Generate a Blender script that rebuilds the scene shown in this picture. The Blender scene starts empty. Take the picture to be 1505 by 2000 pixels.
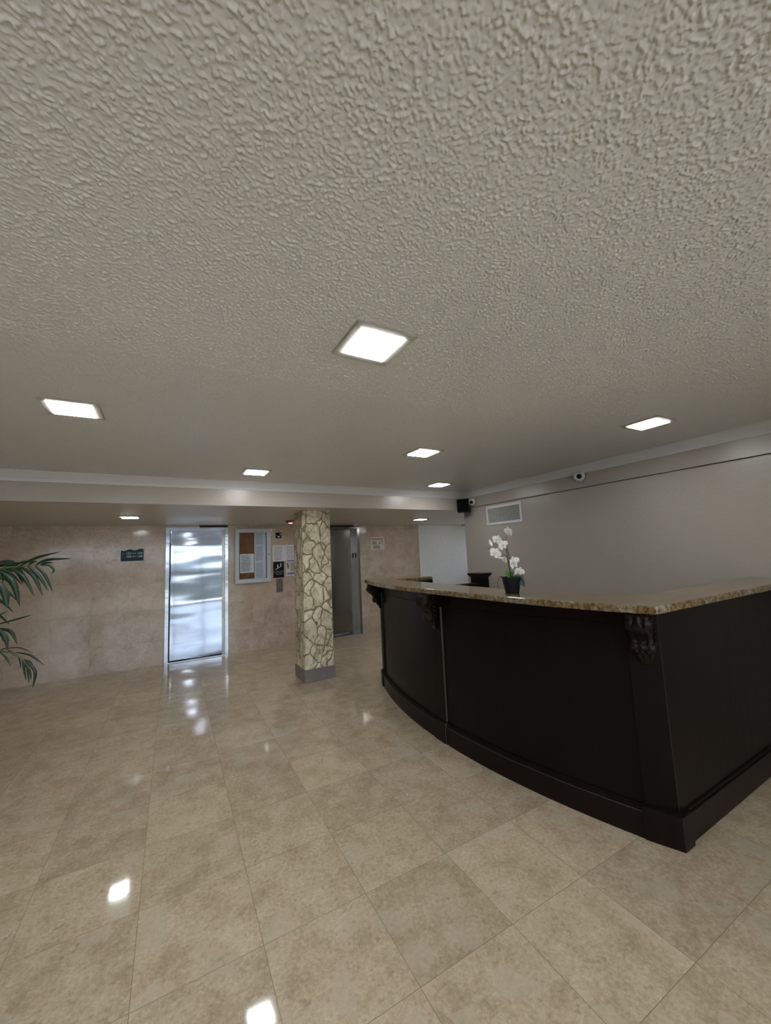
import bpy, bmesh, math, random
import numpy as np
from mathutils import Vector, Matrix
from math import sin, cos, pi, sqrt, radians
random.seed(7)
C = bpy.context.scene.collection
SC = bpy.context.scene

# ---------------------------------------------------------------- camera
CAM_H = 1.56
PITCH, ROLL, YAW, FPX = 0.10702, -0.04444, 0.52075, 758.47
fwd = Vector((sin(YAW)*cos(PITCH), cos(YAW)*cos(PITCH), sin(PITCH)))
rt0 = Vector((cos(YAW), -sin(YAW), 0)); up0 = rt0.cross(fwd)
rt = cos(ROLL)*rt0 + sin(ROLL)*up0
up = -sin(ROLL)*rt0 + cos(ROLL)*up0
cd = bpy.data.cameras.new('camera'); cam = bpy.data.objects.new('camera', cd); C.objects.link(cam)
m = Matrix((( rt.x, up.x, -fwd.x, 0), (rt.y, up.y, -fwd.y, 0), (rt.z, up.z, -fwd.z, CAM_H), (0, 0, 0, 1)))
cam.matrix_world = m
cd.sensor_fit = 'HORIZONTAL'; cd.sensor_width = 36; cd.lens = 36*FPX/1505; cd.clip_start = .05; cd.clip_end = 200
SC.camera = cam

# ---------------------------------------------------------------- world, sun, daylight, exposure
w = bpy.data.worlds.new('sky'); SC.world = w; w.use_nodes = True
bg = w.node_tree.nodes['Background']; bg.inputs[0].default_value = (.78, .88, 1, 1); bg.inputs[1].default_value = 2.0
sd = bpy.data.lights.new('sun', 'SUN'); sd.energy = 4.0; sd.angle = radians(1); sd.color = (1, .96, .9)
sun = bpy.data.objects.new('sun', sd); C.objects.link(sun)
sun.rotation_euler = Vector((-.25, -.30, 1)).to_track_quat('Z', 'Y').to_euler()
def portal(name, loc, rot, sx, sy):
    l = bpy.data.lights.new(name, 'AREA'); l.shape = 'RECTANGLE'; l.size = sx; l.size_y = sy
    l.cycles.is_portal = True
    o = bpy.data.objects.new(name, l); C.objects.link(o); o.location = loc; o.rotation_euler = rot
portal('entrance_daylight', (-.4, -1.95, 1.1), (radians(-90), 0, pi), 6.0, 2.2)
portal('added_window_daylight', (7.40, 6.2, 1.45), (0, radians(90), 0), 1.1, 1.3)  # portal for the added corridor opening
LAMP = 21.0
SC.view_settings.view_transform = 'Standard'; SC.view_settings.look = 'None'
SC.view_settings.exposure = 1.3; SC.view_settings.gamma = 1; SC.view_settings.use_curve_mapping = False

# ---------------------------------------------------------------- material helpers
class N:
    def __init__(s, name):
        s.m = bpy.data.materials.new(name); s.m.use_nodes = True; s.t = s.m.node_tree
        s.b = s.t.nodes['Principled BSDF']
    def n(s, typ, **kw):
        o = s.t.nodes.new(typ)
        for k, v in kw.items():
            if k.startswith('i_'): o.inputs[k[2:].replace('_', ' ')].default_value = v
            else: setattr(o, k, v)
        return o
    def l(s, a, b): s.t.links.new(a, b)
    def coord(s, scale=(1, 1, 1), rot=(0, 0, 0), loc=(0, 0, 0)):
        tc = s.n('ShaderNodeTexCoord'); mp = s.n('ShaderNodeMapping')
        mp.inputs['Scale'].default_value = scale; mp.inputs['Rotation'].default_value = rot; mp.inputs['Location'].default_value = loc
        s.l(tc.outputs['Object'], mp.inputs['Vector']); return mp.outputs['Vector']
    def noise(s, vec, scale, detail=4, rough=.55, dist=0):
        o = s.n('ShaderNodeTexNoise'); o.inputs['Scale'].default_value = scale; o.inputs['Detail'].default_value = detail
        o.inputs['Roughness'].default_value = rough; o.inputs['Distortion'].default_value = dist
        s.l(vec, o.inputs['Vector']); return o
    def vor(s, vec, scale, feature='F1', rand=1):
        o = s.n('ShaderNodeTexVoronoi'); o.feature = feature; o.inputs['Scale'].default_value = scale
        o.inputs['Randomness'].default_value = rand; s.l(vec, o.inputs['Vector']); return o
    def ramp(s, fac, stops, interp='LINEAR'):
        o = s.n('ShaderNodeValToRGB'); o.color_ramp.interpolation = interp; e = o.color_ramp.elements
        while len(e) > 1: e.remove(e[-1])
        e[0].position = stops[0][0]; e[0].color = rgba(stops[0][1])
        for p, c in stops[1:]:
            k = e.new(p); k.color = rgba(c)
        s.l(fac, o.inputs['Fac']); return o.outputs['Color']
    def mix(s, fac, a, b, mode='MIX'):
        o = s.n('ShaderNodeMix'); o.data_type = 'RGBA'; o.blend_type = mode
        for v, i in ((fac, 0), (a, 6), (b, 7)):
            if hasattr(v, 'links') or hasattr(v, 'is_linked'): s.l(v, o.inputs[i])
            else: o.inputs[i].default_value = v if i == 0 else rgba(v)
        return o.outputs[2]
    def math(s, op, a, b=None, c=None):
        o = s.n('ShaderNodeMath'); o.operation = op
        for i, v in enumerate((a, b, c)):
            if v is None: continue
            if hasattr(v, 'is_linked'): s.l(v, o.inputs[i])
            else: o.inputs[i].default_value = v
        return o.outputs[0]
    def bump(s, h, strength=1, dist=.01, prev=None):
        o = s.n('ShaderNodeBump'); o.inputs['Strength'].default_value = strength; o.inputs['Distance'].default_value = dist
        s.l(h, o.inputs['Height'])
        if prev is not None: s.l(prev, o.inputs['Normal'])
        return o.outputs['Normal']
    def out(s, color=None, rough=None, normal=None, metal=None, **kw):
        for k, v in (('Base Color', color), ('Roughness', rough), ('Normal', normal), ('Metallic', metal)):
            if v is None: continue
            if hasattr(v, 'is_linked'): s.l(v, s.b.inputs[k])
            else: s.b.inputs[k].default_value = rgba(v) if k == 'Base Color' else v
        for k, v in kw.items(): s.b.inputs[k.replace('_', ' ')].default_value = v
        return s.m
def rgba(c):
    if isinstance(c, (int, float)): return (c, c, c, 1)
    return tuple(c) if len(c) == 4 else (*c, 1)
def flat(name, col, rough=.5, metal=0, var=.06, bump=0, bscale=60, **kw):
    M = N(name); v = M.coord(); nz = M.noise(v, 14, 3)
    c = M.mix(nz.outputs['Fac'], [x*(1-var) for x in col], [min(1, x*(1+var)) for x in col])
    nrm = None
    if bump: nrm = M.bump(M.noise(v, bscale, 3).outputs['Fac'], 1, bump)
    return M.out(c, rough, nrm, metal, **kw)

# ---------------------------------------------------------------- materials
def m_floor():
    M = N('polished_marble_tile'); TH = -.0185
    v = M.coord(rot=(0, 0, -TH), loc=(0, 0, 0))
    v2 = M.n('ShaderNodeVectorMath', operation='ADD'); M.l(v, v2.inputs[0]); v2.inputs[1].default_value = (-.803+.4595*40, -1.358+.4572*40, 0)
    br = M.n('ShaderNodeTexBrick'); br.offset = 0; br.squash = 1
    M.l(v2.outputs[0], br.inputs['Vector'])
    for k, x in (('Scale', 1), ('Brick Width', .4595), ('Row Height', .4572), ('Mortar Size', .0011), ('Mortar Smooth', .3), ('Bias', 0)): br.inputs[k].default_value = x
    br.inputs['Color1'].default_value = (0, 0, 0, 1); br.inputs['Color2'].default_value = (1, 1, 1, 1); br.inputs['Mortar'].default_value = (.5, .5, .5, 1)
    # each tile shifts its own marble
    sh = M.n('ShaderNodeVectorMath', operation='MULTIPLY_ADD'); M.l(br.outputs['Color'], sh.inputs[0]); sh.inputs[1].default_value = (37, 53, 11); M.l(v, sh.inputs[2])
    vv = sh.outputs[0]
    warp = M.noise(vv, 5, 3); wv = M.n('ShaderNodeVectorMath', operation='MULTIPLY_ADD'); M.l(warp.outputs['Color'], wv.inputs[0]); wv.inputs[1].default_value = (.05, .05, .05); M.l(vv, wv.inputs[2])
    cloud = M.noise(wv.outputs[0], 7, 5, .6)
    col = M.ramp(cloud.outputs['Fac'], [(.25, (.42, .325, .21)), (.5, (.54, .43, .295)), (.75, (.62, .525, .385))])
    fine = M.noise(wv.outputs[0], 55, 8, .82, 0)
    col = M.mix(.75, col, M.ramp(fine.outputs['Fac'], [(.3, .27), (.5, .5), (.72, .78)]), 'OVERLAY')
    # fossil flecks
    f = M.vor(wv.outputs[0], 30, 'F1'); ff = M.ramp(f.outputs['Distance'], [(.0, 1), (.22, 1), (.30, 0)])
    pick = M.ramp(M.noise(vv, 16, 2).outputs['Fac'], [(.56, 0), (.62, .45)])
    col = M.mix(M.math('MULTIPLY', ff, pick), col, (.30, .215, .15))
    f3 = M.vor(wv.outputs[0], 55, 'DISTANCE_TO_EDGE'); lines = M.ramp(f3.outputs['Distance'], [(0, 1), (.06, 0)])
    lp = M.ramp(M.noise(vv, 9, 3).outputs['Fac'], [(.45, 0), (.7, .5)])
    col = M.mix(M.math('MULTIPLY', lines, lp), col, (.66, .55, .42))
    # pale patches with crisp edges
    pv = M.n('ShaderNodeVectorMath', operation='MULTIPLY_ADD'); M.l(M.noise(vv, 11, 4).outputs['Color'], pv.inputs[0]); pv.inputs[1].default_value = (.11, .11, .11); M.l(vv, pv.inputs[2])
    p = M.vor(pv.outputs[0], 8.5, 'F1'); sx = M.n('ShaderNodeSeparateXYZ'); M.l(p.outputs['Color'], sx.inputs[0])
    pf = M.ramp(sx.outputs[0], [(.86, 0), (.89, .5)])
    col = M.mix(pf, col, (.56, .49, .365))
    # tile tone
    tone = M.ramp(br.outputs['Color'], [(0, .86), (.5, .95), (1, 1.0)])
    col = M.mix(1, col, tone, 'MULTIPLY')
    col = M.mix(M.math('MULTIPLY', br.outputs['Fac'], .75), col, (.13, .09, .06))
    rg = M.ramp(M.noise(v, 3, 4).outputs['Fac'], [(.3, .04), (.7, .085)])
    wav = M.noise(v, 2.2, 2)
    n1 = M.bump(wav.outputs['Fac'], 1, .0016)
    n2 = M.bump(M.math('SUBTRACT', 1, br.outputs['Fac']), .4, .001, n1)
    return M.out(col, rg, n2, 0, IOR=1.5)
def m_travertine():
    M = N('beige_travertine_tile'); v = M.coord()
    s = M.n('ShaderNodeSeparateXYZ'); M.l(v, s.inputs[0]); c = M.n('ShaderNodeCombineXYZ')
    M.l(M.math('ADD', M.math('ADD', s.outputs[0], s.outputs[1]), .91-7.2+.457*40), c.inputs[0]); M.l(M.math('ADD', s.outputs[2], -.377+.4725*4), c.inputs[1])
    br = M.n('ShaderNodeTexBrick'); br.offset = 0; br.squash = 1; M.l(c.outputs[0], br.inputs['Vector'])
    for k, x in (('Scale', 1), ('Brick Width', .457), ('Row Height', .4725), ('Mortar Size', .0012), ('Mortar Smooth', .3), ('Bias', 0)): br.inputs[k].default_value = x
    br.inputs['Color1'].default_value = (0, 0, 0, 1); br.inputs['Color2'].default_value = (1, 1, 1, 1); br.inputs['Mortar'].default_value = (.5, .5, .5, 1)
    sh = M.n('ShaderNodeVectorMath', operation='MULTIPLY_ADD'); M.l(br.outputs['Color'], sh.inputs[0]); sh.inputs[1].default_value = (5, 3, 7); M.l(v, sh.inputs[2])
    vv = sh.outputs[0]
    a = M.noise(vv, 4.5, 6, .62, .5)
    col = M.ramp(a.outputs['Fac'], [(.28, (.43, .33, .25)), (.5, (.585, .47, .375)), (.72, (.72, .60, .49))])
    fine = M.noise(vv, 30, 4, .7, .8)
    col = M.mix(.45, col, M.ramp(fine.outputs['Fac'], [(.3, .3), (.5, .5), (.72, .75)]), 'OVERLAY')
    sp = M.vor(vv, 26); spf = M.ramp(sp.outputs['Distance'], [(.1, .35), (.2, 0)])
    col = M.mix(M.math('MULTIPLY', spf, M.ramp(M.noise(vv, 8, 2).outputs['Fac'], [(.5, 0), (.6, 1)])), col, (.5, .42, .33))
    big = M.noise(v, 1.1, 2); col = M.mix(M.ramp(big.outputs['Fac'], [(.4, 0), (.6, .5)]), col, (.54, .41, .29))
    col = M.mix(1, col, M.ramp(br.outputs['Color'], [(0, .93), (1, 1.0)]), 'MULTIPLY')
    col = M.mix(M.math('MULTIPLY', br.outputs['Fac'], .28), col, (.20, .15, .11))
    rg = M.ramp(M.noise(vv, 12, 4).outputs['Fac'], [(.3, .08), (.7, .18)])
    n = M.bump(M.noise(vv, 2.5, 2).outputs['Fac'], 1, .004); n = M.bump(M.noise(vv, 40, 3).outputs['Fac'], 1, .0004, n)
    n = M.bump(M.math('SUBTRACT', 1, br.outputs['Fac']), .4, .001, n)
    return M.out(col, rg, n)
def m_ceiling():
    M = N('knockdown_ceiling_paint'); v = M.coord()
    n = M.bump(M.noise(v, 260, 2).outputs['Fac'], 1, .0004)
    c = M.mix(M.noise(v, 1.2, 3).outputs['Fac'], (.70, .69, .665), (.74, .73, .705))
    return M.out(c, .28, n)
def m_paint(name, col, rough=.42, b=.0012, sc=45):
    M = N(name); v = M.coord()
    n = M.bump(M.noise(v, sc, 3, .6, .8).outputs['Fac'], 1, b); n = M.bump(M.noise(v, 7, 2).outputs['Fac'], 1, .002, n)
    c = M.mix(M.noise(v, 1.5, 3).outputs['Fac'], [x*.95 for x in col], [x*1.04 for x in col])
    return M.out(c, rough, n)
def m_steel(name, base, rough, wav, wx=.35, wz=2.6, seed=0):
    M = N(name); v = M.coord(scale=(wx, 1, wz), loc=(seed, 0, seed))
    n = M.bump(M.noise(v, 1.0, 2, .5, .3).outputs['Fac'], 1, wav)
    v3 = M.coord(scale=(1, 1, 1)); dv = M.vor(v3, 5)
    n = M.bump(M.ramp(dv.outputs['Distance'], [(0, 0), (.05, 1)]), .4, .0012, n)
    v2 = M.coord(scale=(220, 220, 1.5)); br = M.noise(v2, 1, 3)
    r = M.ramp(br.outputs['Fac'], [(.3, rough*.8), (.7, rough*1.25)])
    c = M.mix(br.outputs['Fac'], [x*.93 for x in base], base)
    return M.out(c, r, n, 1)
def m_granite():
    M = N('gold_brown_granite'); v = M.coord()
    wv = M.n('ShaderNodeVectorMath', operation='MULTIPLY_ADD'); M.l(M.noise(v, 14, 3).outputs['Color'], wv.inputs[0]); wv.inputs[1].default_value = (.06, .06, .06); M.l(v, wv.inputs[2])
    a = M.noise(wv.outputs[0], 42, 6, .8, .15)
    col = M.ramp(a.outputs['Fac'], [(.32, (.02, .015, .01)), (.42, (.08, .045, .02)), (.5, (.17, .105, .048)), (.6, (.26, .19, .10)), (.72, (.38, .31, .20))])
    b = M.noise(v, 5, 3); col = M.mix(M.ramp(b.outputs['Fac'], [(.5, 0), (.6, .5)]), col, M.ramp(a.outputs['Fac'], [(.35, (.05, .055, .035)), (.55, (.30, .29, .2)), (.7, (.5, .48, .38))]))
    vz = M.vor(wv.outputs[0], 130); col = M.mix(M.ramp(vz.outputs['Distance'], [(.12, .8), (.28, 0)]), col, (.09, .05, .025))
    return M.out(col, .09, None, 0, IOR=1.5)
def m_wood(name='espresso_stained_wood', k=.6, rough=.36):
    M = N(name); v = M.coord(scale=(9, 9, .6)); g = M.noise(v, 3, 5, .6, .6)
    c = M.ramp(g.outputs['Fac'], [(.3, [.0065*k, .0038*k, .003*k]), (.7, [.014*k, .0078*k, .006*k])])
    n = M.bump(g.outputs['Fac'], 1, .00012)
    return M.out(c, M.ramp(g.outputs['Fac'], [(.3, rough*.9), (.7, rough*1.1)]), n, Specular_IOR_Level=.17)
def m_stone():
    M = N('stamped_stone_veneer'); v = M.coord(scale=(1.0, 1.0, .78))
    wv = M.n('ShaderNodeVectorMath', operation='MULTIPLY_ADD'); M.l(M.noise(v, 6, 4, .5).outputs['Color'], wv.inputs[0]); wv.inputs[1].default_value = (.15, .15, .15); M.l(v, wv.inputs[2])
    d = M.vor(wv.outputs[0], 6.3, 'DISTANCE_TO_EDGE', .95); e = M.vor(wv.outputs[0], 6.3, 'F1', .95)
    face = M.ramp(d.outputs['Distance'], [(.008, 0), (.045, .75), (.14, 1)], 'EASE')
    n1 = M.noise(v, 9, 6, .72, 1.0); n2 = M.noise(v, 35, 5, .7, .6)
    col = M.ramp(n1.outputs['Fac'], [(.32, (.20, .18, .11)), (.42, (.60, .51, .33)), (.52, (.85, .75, .52)), (.68, (.90, .83, .64))])
    gs = M.ramp(M.noise(v, 7, 5, .65, 1).outputs['Fac'], [(.52, 0), (.66, .6)])
    col = M.mix(gs, col, (.36, .335, .235))
    rs = M.ramp(M.noise(wv.outputs[0], 4, 5, .6).outputs['Fac'], [(.6, 0), (.7, .5)]); col = M.mix(rs, col, (.40, .27, .12))
    col = M.mix(.6, col, M.ramp(n2.outputs['Fac'], [(.35, .25), (.55, .55), (.7, .7)]), 'OVERLAY')
    sxx = M.n('ShaderNodeSeparateXYZ'); M.l(e.outputs['Color'], sxx.inputs[0])
    col = M.mix(1, col, M.ramp(sxx.outputs[1], [(0, .78), (1, 1.0)]), 'MULTIPLY')
    groove = M.ramp(d.outputs['Distance'], [(.008, 1), (.042, 0)])
    col = M.mix(groove, col, M.mix(n2.outputs['Fac'], (.13, .095, .055), (.34, .26, .15)))
    h = M.math('ADD', face, M.math('MULTIPLY', n1.outputs['Fac'], .5))
    n = M.bump(h, 1, .016); n = M.bump(n2.outputs['Fac'], 1, .004, n)
    return M.out(col, .48, n)
def m_glass():
    M = N('clear_glass'); t = M.t
    tr = M.n('ShaderNodeBsdfTransparent'); gl = M.n('ShaderNodeBsdfGlossy'); gl.inputs['Roughness'].default_value = .02
    fr = M.n('ShaderNodeFresnel'); fr.inputs['IOR'].default_value = 1.45; mx = M.n('ShaderNodeMixShader')
    tr.inputs[0].default_value = (.98, .99, .99, 1)
    M.l(fr.outputs[0], mx.inputs[0]); M.l(tr.outputs[0], mx.inputs[1]); M.l(gl.outputs[0], mx.inputs[2])
    M.l(mx.outputs[0], t.nodes['Material Output'].inputs['Surface']); return M.m
def m_paper(name='printed_paper', rows=26, ink=(.16, .16, .2), dens=.48, base=(.74, .75, .78)):
    """sheet with lines of small illegible print; local X is width, Z is height"""
    M = N(name); tc = M.n('ShaderNodeTexCoord'); s = M.n('ShaderNodeSeparateXYZ'); M.l(tc.outputs['Generated'], s.inputs[0])
    r = M.math('MULTIPLY', s.outputs[2], rows); fr = M.math('FRACT', r); row = M.math('FLOOR', r)
    line = M.math('GREATER_THAN', fr, .52)
    cv = M.n('ShaderNodeCombineXYZ'); M.l(M.math('MULTIPLY', s.outputs[0], 24), cv.inputs[0]); M.l(M.math('MULTIPLY', row, 7.3), cv.inputs[1])
    wd = M.math('GREATER_THAN', M.noise(cv.outputs[0], .55, 2, .7).outputs['Fac'], 1-dens-.08)
    cr = M.n('ShaderNodeCombineXYZ'); M.l(M.math('MULTIPLY', row, 3.1), cr.inputs[0])
    endx = M.math('MULTIPLY_ADD', M.noise(cr.outputs[0], 1, 0).outputs['Fac'], .5, .5)
    inx = M.math('MULTIPLY', M.math('GREATER_THAN', s.outputs[0], .1), M.math('LESS_THAN', s.outputs[0], M.math('MINIMUM', endx, .9)))
    inz = M.math('MULTIPLY', M.math('GREATER_THAN', s.outputs[2], .07), M.math('LESS_THAN', s.outputs[2], .93))
    f = M.math('MULTIPLY', M.math('MULTIPLY', line, wd), M.math('MULTIPLY', inx, inz))
    return M.out(M.mix(f, base, ink), .5)
def m_emit(name, col, st):
    M = N(name); M.b.inputs['Emission Color'].default_value = rgba(col); M.b.inputs['Emission Strength'].default_value = st
    return M.out((.9, .9, .9), .4)
def m_cork():
    M = N('cork'); v = M.coord(); a = M.noise(v, 120, 3, .7)
    return M.out(M.ramp(a.outputs['Fac'], [(.35, (.16, .065, .02)), (.6, (.30, .13, .045)), (.75, (.38, .19, .08))]), .85)
def m_petal():
    M = N('orchid_petal'); v = M.coord(); a = M.noise(v, 60, 3)
    return M.out(M.mix(a.outputs['Fac'], (.84, .84, .78), (.95, .95, .93)), .5, None, 0, Subsurface_Weight=.1)
def m_leaf(name, a, b, rough=.4):
    M = N(name); v = M.coord(); n = M.noise(v, 25, 3)
    return M.out(M.mix(n.outputs['Fac'], a, b), rough, M.bump(M.noise(v, 160, 2).outputs['Fac'], 1, .0006))

FLOOR = m_floor(); TRAV = m_travertine(); CEIL = m_ceiling()
GREIGE = m_paint('greige_wall_paint', (.405, .362, .305), .30, .0016, 42)
SOFF = m_paint('soffit_cream_paint', (.47, .42, .36), .27, .0022, 30)
LOWC = m_paint('smooth_ceiling_paint', (.60, .55, .49), .4, .0006, 30)
WHITEW = m_paint('white_textured_plaster', (.80, .79, .77), .32, .006, 24)
CROWN = flat('white_trim_paint', (.68, .68, .67), .35, var=.02)
STEEL1 = m_steel('polished_wavy_steel', (.42, .465, .56), .08, .003, seed=3.3)
STEEL2 = m_steel('brushed_steel', (.27, .255, .235), .17, .003, seed=8.1)
STEELF = m_steel('steel_frame', (.44, .47, .54), .13, .002, 3, 8)
GRAN = m_granite(); WOOD = m_wood(); WOODC = m_wood('carved_espresso_wood', 1.6, .3); WOODP = m_wood('dark_plinth_wood', 1.1, .34)
STONE = m_stone(); GLASS = m_glass()
CBASE = flat('grey_laminate', (.20, .18, .17), .4, var=.15)
BLACK = flat('black_plastic', (.006, .006, .007), .5, Specular_IOR_Level=.2)
BLACKM = flat('black_grille_cloth', (.004, .004, .005), .9, bump=.001, bscale=500, Specular_IOR_Level=.1)
WPLAS = flat('white_plastic', (.68, .68, .66), .3)
ALW = flat('white_powder_coated_aluminium', (.60, .63, .68), .35, var=.03)
TRIMB = flat('beige_metal_trim', (.42, .40, .34), .35, 0, var=.04)
DARK = flat('dark_recess', (.02, .02, .02), .7)
DKMET = flat('bronze_mullion_metal', (.05, .045, .04), .4, .4)
LENS = m_emit('frosted_lamp_lens', (.93, .96, 1), LAMP)
CORK = m_cork()
print('part1 ok')

# ---------------------------------------------------------------- mesh helpers
def link(name, bm, mat, parent=None, smooth=False, mats=None):
    L = Vector((0, 0, 0)); q = parent
    while q: L += q.location; q = q.parent
    for v in bm.verts: v.co -= L
    me = bpy.data.meshes.new(name); bm.normal_update(); bm.to_mesh(me); bm.free()
    for mm in (mats or [mat]): me.materials.append(mm)
    if smooth:
        for p in me.polygons: p.use_smooth = True
    o = bpy.data.objects.new(name, me); C.objects.link(o)
    if parent: o.parent = parent
    return o
def box(bm, x0, x1, y0, y1, z0, z1, bev=0, mi=0):
    vs = [bm.verts.new((x, y, z)) for z in (z0, z1) for x, y in ((x0, y0), (x1, y0), (x1, y1), (x0, y1))]
    fs = [bm.faces.new([vs[i] for i in f]) for f in ((3, 2, 1, 0), (4, 5, 6, 7), (0, 1, 5, 4), (1, 2, 6, 5), (2, 3, 7, 6), (3, 0, 4, 7))]
    for f in fs: f.material_index = mi
    if bev:
        es = set(e for f in fs for e in f.edges)
        bmesh.ops.bevel(bm, geom=list(es), offset=bev, segments=2, affect='EDGES')
def bx(name, x0, x1, y0, y1, z0, z1, mat, parent=None, bev=0):
    bm = bmesh.new(); box(bm, x0, x1, y0, y1, z0, z1, bev); return link(name, bm, mat, parent)
def prism(bm, pts, z0, z1):
    """closed outline (CCW) extruded from z0 to z1"""
    a = [bm.verts.new((x, y, z0)) for x, y in pts]; b = [bm.verts.new((x, y, z1)) for x, y in pts]
    n = len(pts); bm.faces.new(a[::-1]); bm.faces.new(b)
    for i in range(n): bm.faces.new((a[i], a[(i+1) % n], b[(i+1) % n], b[i]))
    return a, b
def tube(bm, pts, r, seg=8, cap=True):
    pts = [Vector(p) for p in pts]; rings = []; prev = None
    for i, p in enumerate(pts):
        t = (pts[min(i+1, len(pts)-1)] - pts[max(i-1, 0)]).normalized()
        if prev is None:
            a = t.orthogonal().normalized()
        else:
            a = (prev - t*prev.dot(t)).normalized()
        prev = a; b = t.cross(a); rr = r[i] if isinstance(r, (list, tuple)) else r
        rings.append([bm.verts.new(p + rr*(cos(2*pi*k/seg)*a + sin(2*pi*k/seg)*b)) for k in range(seg)])
    for i in range(len(rings)-1):
        for k in range(seg): bm.faces.new((rings[i][k], rings[i][(k+1) % seg], rings[i+1][(k+1) % seg], rings[i+1][k]))
    if cap: bm.faces.new(rings[0][::-1]); bm.faces.new(rings[-1])
def lathe(bm, prof, center, axis='z', seg=28, M4=None):
    """profile (radius, height) turned about an axis; caps closed by zero radii"""
    rings = []
    for r, h in prof:
        ring = []
        for k in range(seg):
            a = 2*pi*k/seg; v = Vector((r*cos(a), r*sin(a), h))
            if M4 is not None: v = M4 @ v
            ring.append(bm.verts.new(v + Vector(center)))
        rings.append(ring)
    for i in range(len(rings)-1):
        for k in range(seg): bm.faces.new((rings[i][k], rings[i][(k+1) % seg], rings[i+1][(k+1) % seg], rings[i+1][k]))
    bm.faces.new(rings[0][::-1]); bm.faces.new(rings[-1])
def empty(name, loc=(0, 0, 0)):
    o = bpy.data.objects.new(name, None); C.objects.link(o); o.location = loc; o.empty_display_size = .1; return o
def tag(o, label, cat, group=None, kind=None):
    o['label'] = label; o['category'] = cat
    if group: o['group'] = group
    if kind: o['kind'] = kind
    return o
def struct(o): o['kind'] = 'structure'; return o
def shift(o, loc):
    """give a mesh built in world coordinates its own origin"""
    L = Vector(loc)
    for v in o.data.vertices: v.co -= L
    o.location = L; return o
# ================================================================ STRUCTURE
XL, XR, YF, YB, YS, ZC, ZL = -4.5, 4.04, -1.8, 7.2, 4.6, 2.44, 2.17
XE = 7.2
struct(bx('floor', XL-.2, XE+.2, YF-.1, YB+.2, -.12, 0, FLOOR))
# ground outside the entrance and corridor, lit by the sun
PAVE = m_paint('concrete_paving', (.55, .54, .52), .8, .002, 20)
struct(bx('ground', -30, 30, -40, YF-.1, -.14, -.02, PAVE))
struct(bx('ground', XE+.2, 30, YF-.1, 20, -.14, -.02, PAVE))
# sprayed knockdown texture as real relief: band-limited random blobs hanging 0-3 mm below the board
def knockdown(xs, ys, step=.0026):
    rs = np.random.RandomState(11); nx = int((xs[-1]-xs[0])/step)+2; ny = int((ys[-1]-ys[0])/step)+2
    fx = np.fft.fftfreq(nx, step)[:, None]; fy = np.fft.rfftfreq(ny, step)[None, :]; f2 = fx*fx+fy*fy
    F = np.fft.rfft2(rs.standard_normal((nx, ny)))
    def band(sig):
        g = np.fft.irfft2(F*np.exp(-2*(pi*sig)**2*f2), s=(nx, ny)); return (g-g.mean())/g.std()
    b = band(.0021); d = b-.18*band(.0055); d /= d.std(); F = F[::-1]; big = band(.020)
    t = np.clip((d+.1)/1.7, 0, 1); h = t*t*(3-2*t)*(.0027+.0004*big)+.0002*b
    ix = np.clip(np.rint((xs-xs[0])/step).astype(int), 0, nx-1); iy = np.clip(np.rint((ys-ys[0])/step).astype(int), 0, ny-1)
    return h[np.ix_(ix, iy)]
def steps(a, b, c, near, far, r):
    o = [a]
    while o[-1] < b: o.append(o[-1]+(near if abs(o[-1]-c) < r else far))
    o[-1] = b; return np.array(o)
gx = steps(XL-.2, XR+.16, .8, .0028, .0066, 1.35); gy = np.concatenate([np.arange(YF-.1, -.1, .02), steps(-.1, YS-.001, .9, .0028, .006, .95)])
hz = knockdown(gx, gy); GX, GY = np.meshgrid(gx, gy, indexing='ij'); nX, nY = GX.shape
me = bpy.data.meshes.new('ceiling'); co = np.stack([GX, GY, ZC-hz], -1).reshape(-1, 3).astype(np.float32)
idx = np.arange(nX*nY).reshape(nX, nY); q = np.stack([idx[:-1, :-1], idx[:-1, 1:], idx[1:, 1:], idx[1:, :-1]], -1).reshape(-1, 4).astype(np.int32)
me.vertices.add(len(co)); me.vertices.foreach_set('co', co.ravel()); me.loops.add(q.size); me.loops.foreach_set('vertex_index', q.ravel())
me.polygons.add(len(q)); me.polygons.foreach_set('loop_start', np.arange(0, q.size, 4, dtype=np.int32)); me.polygons.foreach_set('use_smooth', np.ones(len(q), dtype=bool))
me.update(calc_edges=True); me.materials.append(CEIL); oc = bpy.data.objects.new('ceiling', me); C.objects.link(oc); struct(oc)
struct(bx('ceiling_slab', XL-.2, XR+.16, YF-.1, YS-.001, ZC+.002, ZC+.12, CEIL))
struct(bx('ceiling', XL-.2, XE+.2, YS, YB+.2, ZL, ZL+.39, LOWC))
struct(bx('wall_soffit', XL, XR+.16, YS-.02, YS, ZL, ZC, SOFF))
# elevator wall with two openings
OP = [(.085, .90), (2.66, 3.40)]
bm = bmesh.new()
ED = [(.03, .965), (2.60, 3.475)]
box(bm, XL-.2, ED[0][0], YB, YB+.35, 0, ZL); box(bm, ED[0][1], ED[1][0], YB, YB+.35, 0, ZL); box(bm, ED[1][1], 4.945, YB, YB+.35, 0, ZL)
struct(link('wall_back', bm, TRAV))
bm = bmesh.new(); box(bm, 4.945, XE+.2, YB-.012, YB+.35, 0, ZL, .003)
struct(link('wall_back_right', bm, WHITEW))
struct(bx('wall_left', XL-.2, XL, YF-.1, YB, 0, ZC, GREIGE))
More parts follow.
